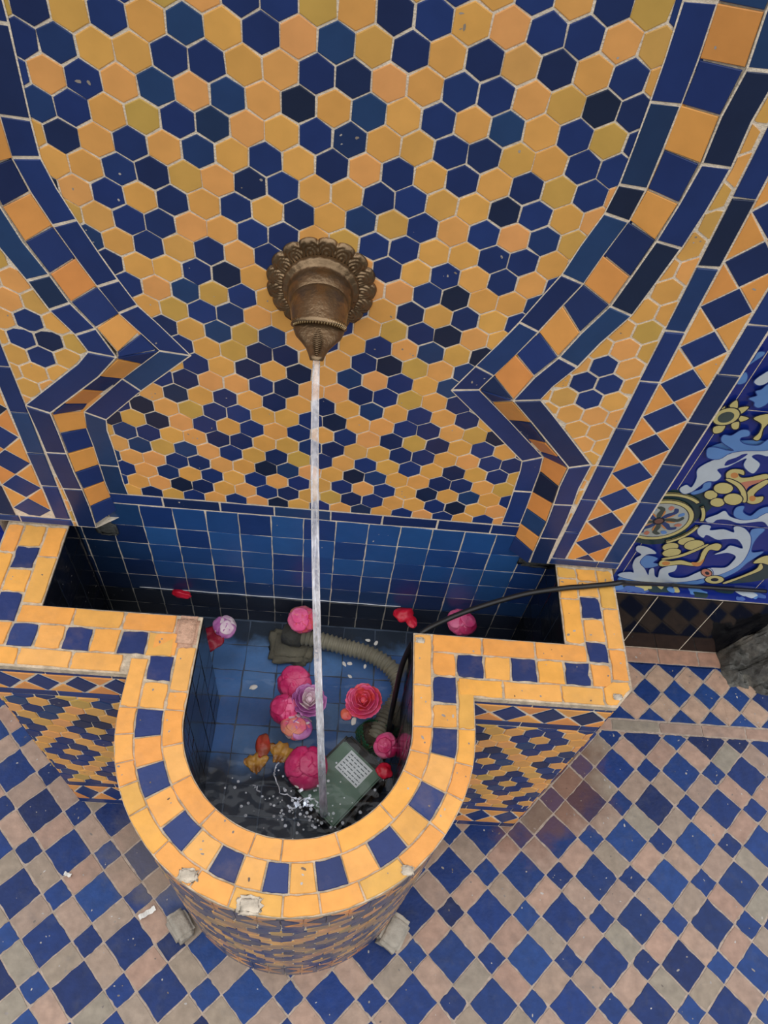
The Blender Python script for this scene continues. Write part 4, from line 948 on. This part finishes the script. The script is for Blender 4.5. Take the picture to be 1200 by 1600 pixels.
def rose(x, y, size, cols, label, tilt=(0, 0), layers=((6,1.0,.55,.62,.25),(5,.74,.8,.7,.1),(4,.48,.95,.85,0),(3,.26,1.0,1.1,0)), seed=0, cat='rose', group='roses and petals floating in the fountain', dz=0):
    t = empty('floating_rose', V(x, y, ZWT+.02+dz), label, cat, group)
    t.rotation_euler = (tilt[0], tilt[1], seed*1.3)
    for li, (n, r, h, w, c) in enumerate(layers):
        for k in range(n):
            m = PM[cols[min(li, len(cols)-1)] if not isinstance(cols[min(li, len(cols)-1)], (list, tuple)) else cols[min(li, len(cols)-1)][k % len(cols[min(li, len(cols)-1)])]]
            petal(t, None, 2*math.pi*k/n + li*.7 + seed, r*size, h*size*.8, w, c, m, seed*10+li*3+k)
    bm = bmesh.new(); bmesh.ops.create_uvsphere(bm, u_segments=12, v_segments=8, radius=.2*size*U)
    me = bpy.data.meshes.new('bud_heart'); bm.to_mesh(me); bm.free(); me.materials.append(PM[cols[-1] if isinstance(cols[-1], str) else cols[-1][0]])
    o = bpy.data.objects.new('bud_heart', me); C.objects.link(o); o.parent = t; o.location = (0, 0, .5*size*U)
    return t
def loose(name, x, y, w, l, yaw, colr, label, cat, seed, h=.25, dz=0, group='roses and petals floating in the fountain'):
    """a single petal or leaf: a bent ruffled shell"""
    NU, NV = 12, 12; vv = []; ff = []
    for i in range(NV+1):
        for j in range(NU+1):
            u = j/NU*2-1; v = i/NV*2-1
            px = u*math.sqrt(max(0, 1-v*v*.5)); py = v*math.sqrt(max(0, 1-u*u*.5))
            k = 1+.22*noise.noise(Vector((px*1.7+seed, py*1.7, seed*2.2)))
            z = h*(1-(px*px+py*py))*.9 + .22*noise.noise(Vector((px*1.9, py*1.9+seed, 3)))
            if name == 'dry_leaf': px *= .35+.65*(v+1)/2; k *= 1+.12*math.sin(9*u+seed); z = .1*noise.noise(Vector((px*4, py*4, seed)))+.06*math.sin(px*14)
            vv.append(Vector((px*w*k, py*l*k, z*w+.06))*U)
    for i in range(NV):
        for j in range(NU): a = i*(NU+1)+j; ff.append([a, a+1, a+NU+2, a+NU+1])
    o = mesh_obj(name, vv, ff, PM[colr]); s = o.modifiers.new('thickness', 'SOLIDIFY'); s.thickness = .03*U
    o.location = V(x, y, ZWT+dz); o.rotation_euler = (0, 0, yaw)
    return tag(o, label, cat, group)
big = ((6,1.05,.62,.75,.12),(5,.9,.85,.85,.0),(5,.7,1.0,.85,-.05),(4,.48,1.08,.95,-.05),(3,.28,1.1,1.2,0))
bowl = ((4,1.08,.75,1.05,-.1),(3,.92,.95,1.25,-.12),(3,.68,1.08,1.3,-.1),(2,.38,1.12,1.7,-.1))
dome_rose(3.5,-1.35,.8,['pink','blush','pink','coral'],'pink rose head floating by the back wall beside the falling stream', (.1,.1), 1)
dome_rose(12.65,-.8,.82,['magenta','pink','pink'],'bright pink rose head floating at the right under the black hose', (.3,-.1), 2)
rose(7.25,-6.1,.92,['coral','pink',['coral','pink'],'coral'],'pink and coral rose head floating to the right of the stream', (.1,.1), big, 3)
dome_rose(3.45,-5.2,.88,['rosy','magenta','rosy'],'dusky magenta rose head, uppermost of the cluster left of the stream', (.4,.5), 4, flat=.6)
rose(4.3,-6.3,.86,['purple','purple',['purple','cream'],'cream'],'lilac rose head with a creamy heart in the middle cluster', (.0,.1), big, 5, dz=.12)
dome_rose(3.05,-6.7,.72,['magenta','pink','magenta'],'small bright magenta rose head at the left of the middle cluster', (-.3,-.4), 6)
dome_rose(3.8,-7.6,.78,['purple','cream','blush'],'faded purple and cream rose head, lowest of the middle cluster', (.3,.0), 7, flat=.55)
dome_rose(4.5,-9.7,1.0,['magenta','magenta','rosy'],'large wet magenta rose head floating beside the green pump', (-.2,.2), 8, dz=.05)
dome_rose(8.5,-8.3,.62,['pink','pink','magenta'],'small pink rose head floating against the right inner wall of the bowl', (.2,.4), 9)
dome_rose(-.75,-2.2,.62,['purple','purple','cream'],'purple rose head with a white edge floating near the bare stone', (.2,.2), 10, dz=.05, flat=.6)
loose('rose_petal',-1.5,-2.95,.85,.75,.4,'wine','dark wine red petals half under water beside the purple rose','petal',1,dz=-.05)
loose('rose_petal',9.3,-.55,.6,.5,.2,'red','crumpled bright red petal floating near the back wall','petal',2,h=.6)
loose('rose_petal',9.72,-.95,.32,.5,.5,'red','narrow red petal beside the crumpled red one','petal',22,h=.5)
loose('rose_petal',-3.5,-.3,.6,.26,-.2,'red','torn red petal scrap at the left end of the white waterline','petal',3,h=.5)
loose('rose_petal',6.35,-6.75,.34,.36,.1,'peach','small peach petal beside the pink and coral rose','petal',4,h=.5)
loose('rose_petal',2.2,-8.7,.42,.6,.1,'rust','rusty red curled petal above the golden leaves','petal',5,h=.5)
loose('dry_leaf',3.1,-9.05,.85,.55,-.35,'gold','golden brown leaf floating left of the large magenta rose','leaf',6,h=.1)
loose('dry_leaf',1.95,-9.65,.8,.48,.15,'gold','brownish gold leaf floating lowest on the left','leaf',7,h=.15)
loose('rose_petal',8.45,-9.6,.42,.42,.1,'red','dark red petal tucked behind the green pump at the right wall','petal',8,h=.5)
# seeds and specks on the water
M_SPECK = mat('pale_speck', lin(215,210,200), rough=.6)
for i, (x, y, r, w) in enumerate(((7.3,-2.35,.09,'round pale scrap floating above the ribbed hose, left one of two'),(7.75,-2.5,.1,'bright pale scrap floating above the ribbed hose, right one of two'),
        (6.05,-3.9,.09,'pale scrap beside the stream, left one of the close pair below the hose'),(6.35,-3.85,.1,'slanted pale scrap, right one of the close pair below the hose'),
        (7.2,-3.95,.08,'pale scrap floating alone right of the close pair below the hose'),(6.4,-4.6,.08,'tiny pale scrap floating nearest above the pink and coral rose'),
        (1.3,-5.6,.14,'larger pale scrap floating alone on the blue water at left'),(6.75,-7.1,.14,'white scrap under the lower edge of the pink and coral rose'),
        (4.1,-10.6,.1,'pale scrap floating just below the large magenta rose'))):
    bm = bmesh.new(); bmesh.ops.create_icosphere(bm, subdivisions=2, radius=r*U)
    for v in bm.verts: v.co.x *= 1.7; v.co.z *= .5; v.co += v.co*.3*noise.noise(v.co*300+Vector((i, 0, 0)))
    me = bpy.data.meshes.new('pale_scrap'); bm.to_mesh(me); bm.free(); me.materials.append(M_SPECK)
    o = bpy.data.objects.new('pale_scrap', me); C.objects.link(o); o.location = V(x, y, ZWT+.03); o.rotation_euler.z = i*1.1
    tag(o, w, 'scrap', 'pale scraps on the water')

# ---------------------------------------------------------------- pump, its hose, the net and the black supply hose
M_HOSE = mat('grey_ribbed_plastic', lin(160,150,126), rough=.5, var=.2, scale=25, bump=.2)
ctrl = [V(3.0,-1.3,-30.3), V(4.2,-1.5,-30.15), V(6.0,-1.9,-30.1), V(7.6,-2.3,-30.1), V(8.9,-3.1,-30.2), V(9.4,-4.4,-30.3), V(8.6,-5.9,-30.4), V(8.1,-7.2,-30.2)]
cp = spline(ctrl, 34); rad = []; acc = 0
for i, p in enumerate(cp):
    if i: acc += (p-cp[i-1]).length/U
    rad.append(U*(.46+.06*math.sin(acc*2*math.pi/.27)))
vv, ff = tube(cp, rad, 22)
hose = empty('ribbed_hose', ctrl[0], 'grey ribbed hose lying under the water along the back of the pool', 'hose')
attach(mesh_obj('corrugated_tube', vv, ff, M_HOSE), hose)
vv, ff = tube([V(2.5,-1.15,-30.4), V(3.0,-1.3,-30.3), V(3.5,-1.4,-30.25)], [.62*U,.66*U,.6*U], 22)
attach(mesh_obj('hose_collar', vv, ff, mat('grimy_collar', lin(84,80,70), rough=.7, var=.4, scale=30, bump=.8)), hose)
o = lump('mortar_bed', V(2.9,-1.75,-31.0), (1.2,1.0,.3), mat('submerged_mortar', lin(120,112,92), rough=.8, var=.4, scale=25, bump=1), None, 12, .3, 1.5)
tag(o, 'rough mortar lump under water around the mouth of the ribbed hose', 'mortar')

pump = empty('submersible_pump', V(6.45,-9.8,ZD), 'green and black submerged pump box with a scribbled white label', 'pump')
pump.rotation_euler.z = math.radians(-41)
def rbox(name, x0, x1, y0, y1, z0, z1, m, parent, bev=.12):
    bm = bmesh.new(); bmesh.ops.create_cube(bm, size=1)
    for v in bm.verts: v.co = Vector(((x0+x1)/2+v.co.x*(x1-x0), (y0+y1)/2+v.co.y*(y1-y0), (z0+z1)/2+v.co.z*(z1-z0)))*U
    bmesh.ops.bevel(bm, geom=bm.edges[:], offset=bev*U, segments=3, affect='EDGES')
    me = bpy.data.meshes.new(name); bm.to_mesh(me); bm.free(); me.materials.append(m); me.polygons.foreach_set('use_smooth', [False]*len(me.polygons))
    o = bpy.data.objects.new(name, me); C.objects.link(o); o.parent = parent; return o
M_GREEN = mat('grey_green_plastic', lin(112,140,120), rough=.4, var=.12, scale=25, bump=.1)
M_BLACK = mat('black_plastic', lin(22,23,24), rough=.45, var=.2)
rbox('housing', -1.55,1.55,-2.15,2.0, 0,1.9, M_BLACK, pump, .2)
rbox('cover', -1.35,1.35,-2.1,1.45, 1.9,2.15, M_GREEN, pump, .08)
for k in range(7): rbox('intake_rib', -1.4,1.4, -2.0+.28*k-.04, -2.0+.28*k+.04, .3, .3+.06, M_BLACK, pump, .01) if False else None
for k in range(5): rbox('cooling_rib', 1.52,1.64, -1.6+.7*k, -1.35+.7*k, .3,1.7, M_BLACK, pump, .03)
lab = rbox('label', -.72,.82,.05,1.3, 2.15,2.17, mat('white_label', lin(250,252,252), rough=.4, var=.1), pump, .005); lab['label'] = 'white label with lines of dark print'
vq = []; fq = []; rs = random.Random(2)
M_INK = mat('label_ink', lin(110,122,122), rough=.6)
bm = bmesh.new()
for r in range(6):
    x = -.62
    while x < .7:
        w = rs.uniform(.06, .26); x1 = min(x+w, .74); y = .15+r*.19
        q = [bm.verts.new(Vector((a, b, 2.176))*U) for a, b in ((x,y),(x1,y),(x1,y+.055),(x,y+.055))]; bm.faces.new(q); x = x1+rs.uniform(.03, .09)
me = bpy.data.meshes.new('printed_lines'); bm.to_mesh(me); bm.free(); me.materials.append(M_INK)
o = bpy.data.objects.new('printed_lines', me); C.objects.link(o); o.parent = lab
# green net round the intake
M_NET = mat('green_net', lin(34,104,66), rough=.5, var=.2)
net = empty('green_net', V(8.0,-7.0,ZD), 'crumpled green plastic net lying under the coral rose beside the pump', 'net')
vq = []; fq = []
def netp(a, b):
    r = .95+.12*math.sin(a*3+b); return (8.0+r*math.cos(a)*(1-.25*b), -7.0+r*math.sin(a)*(1-.25*b), ZD+.25+1.1*b+.1*math.sin(a*5))
for k in range(22):
    for sgn in (1, -1):
        add_tube([netp(2*math.pi*k/22+sgn*b*1.2, b) for b in [i/9 for i in range(10)]], .035, 5)
attach(mesh_obj('net_bag', vq, fq, M_NET), net)
o = lump('net_filling', V(8.0,-7.0,ZD+.55), (.7,.7,.5), mat('brown_sludge', lin(74,58,40), rough=.8, var=.4, scale=30, bump=1), net, 21, .25, 2)
o.matrix_parent_inverse = net.matrix_basis.inverted()

M_CABLE = mat('black_rubber', lin(20,20,22), rough=.38, var=.1)
cc = [(36.2,6.95,-34.3),(33,6.9,-34.3),(30.2,6.85,-34.3),(29.2,6.7,-34.05),(28.2,6.2,-33.3),(25.4,3.8,-29.6),(22.4,1.0,-25.3),(20.3,-1.0,-22.2),(19.6,-1.6,-21.25),(19.0,-1.78,-21.2),(17.6,-2.05,-21.2),(16.5,-2.25,-21.2),(14.6,-2.6,-21.45),(12.4,-3.4,-21.6),(10.7,-4.25,-21.6),(9.4,-5.1,-21.75),(8.85,-5.6,-23.6),(8.75,-6.2,-26.5),(8.7,-7.0,-28.9),(8.75,-7.8,-30.2),(8.5,-8.3,-30.9)]
vv, ff = tube([V(*p) for p in spline(cc, 12)] if False else spline([V(*p) for p in cc], 12), .135*U, 14)
tag(mesh_obj('black_hose', vv, ff, M_CABLE), 'thin black hose crossing the right rim arm and dropping into the pool', 'hose')

# ---------------------------------------------------------------- things on the floor
M_CEM = mat('grey_cement', lin(165,158,146), rough=.85, var=.2, scale=60, bump=.8)
for (x, y, sx, sy, sz, yaw, lab_) in ((-2.45,-15.15,.6,.85,.6,.7,'grey cement stub on the floor at the left foot of the basin bowl'), (10.5,-14.9,.75,1.0,.7,-.5,'grey cement stub on the floor at the right foot of the basin bowl')):
    o = lump('cement_stub', V(x, y, ZF+sz*.5), (sx, sy, sz*.75), M_CEM, None, x, .12, 1.3); o.rotation_euler = (0, .25, yaw); tag(o, lab_, 'cement block')
bm = bmesh.new()
for k in range(9):
    for s_ in (0, 1):
        bm.verts.new(((k-4)*.13*U, (s_-.5)*.3*U + .03*U*math.sin(k*1.9), (.09+.05*math.sin(k*.9+s_))*U))
bm.verts.ensure_lookup_table()
for k in range(8): bm.faces.new([bm.verts[2*k], bm.verts[2*k+1], bm.verts[2*k+3], bm.verts[2*k+2]])
me = bpy.data.meshes.new('paper_scrap'); bm.to_mesh(me); bm.free(); me.materials.append(mat('white_paper', lin(228,226,220), rough=.8))
o = bpy.data.objects.new('paper_scrap', me); C.objects.link(o); o.location = V(-4.6,-14.5,ZF+.03); o.rotation_euler.z = .6
o.modifiers.new('thickness', 'SOLIDIFY').thickness = .02*U
tag(o, 'small rolled white paper scrap lying on a pink floor tile', 'paper')
me2 = me.copy(); o2 = bpy.data.objects.new('paper_scrap', me2); C.objects.link(o2); o2.location = V(-9.9,-12.6,ZF+.03); o2.scale = (.45,.7,1); o2.rotation_euler.z = -.3
o2.modifiers.new('thickness', 'SOLIDIFY').thickness = .02*U
tag(o2, 'tiny white scrap lying on a blue floor tile at far left', 'paper')
# broken cement heap against the plinth
bm = bmesh.new(); NX, NY = 46, 34
for j in range(NY+1):
    for i in range(NX+1):
        u = i/NX; v = j/NY; x = 35.6+u*9; y = 6.15-v*3.9
        e_ = min(1, max(0, (u-.06)*2.6))**.9*max(0, 1-(v**1.6)*(1.5-.7*u))
        hgt = 8.6*e_*(1-v*.7) + 1.5*noise.fractal(Vector((x*.8, y*.8, 1.3)), .7, 2.3, 6)*min(1, e_*4)
        bm.verts.new(V(x + .25*noise.noise(Vector((x, y, 5))), y, ZF - .15 + max(0, hgt)))
bm.verts.ensure_lookup_table()
for j in range(NY):
    for i in range(NX): a = j*(NX+1)+i; bm.faces.new([bm.verts[a], bm.verts[a+NX+1], bm.verts[a+NX+2], bm.verts[a+1]])
me = bpy.data.meshes.new('cement_heap'); bm.to_mesh(me); bm.free(); me.materials.append(M_ROCK)
o = bpy.data.objects.new('cement_heap', me); C.objects.link(o)
if sum(p.normal.z for p in me.polygons) < 0: me.flip_normals()
tag(o, 'rough dark cement heap piled against the black plinth at the right edge', 'rubble')

for (x, z, sx, sz, sd) in ((15.6,-22.0,.9,.75,31),(-6.6,-22.4,.5,.5,32)):
    o = lump('grimy_mortar', V(x, -.04, z), (sx, .1, sz), mat('grimy_mortar_%d' % sd, lin(70,72,70), rough=.7, var=.5, scale=35, bump=1, dirt=lin(20,22,22), dirt_scale=25, dirt_amt=.8), None, sd, .35, 2)
    o.parent = basin; o.matrix_parent_inverse = basin.matrix_basis.inverted()
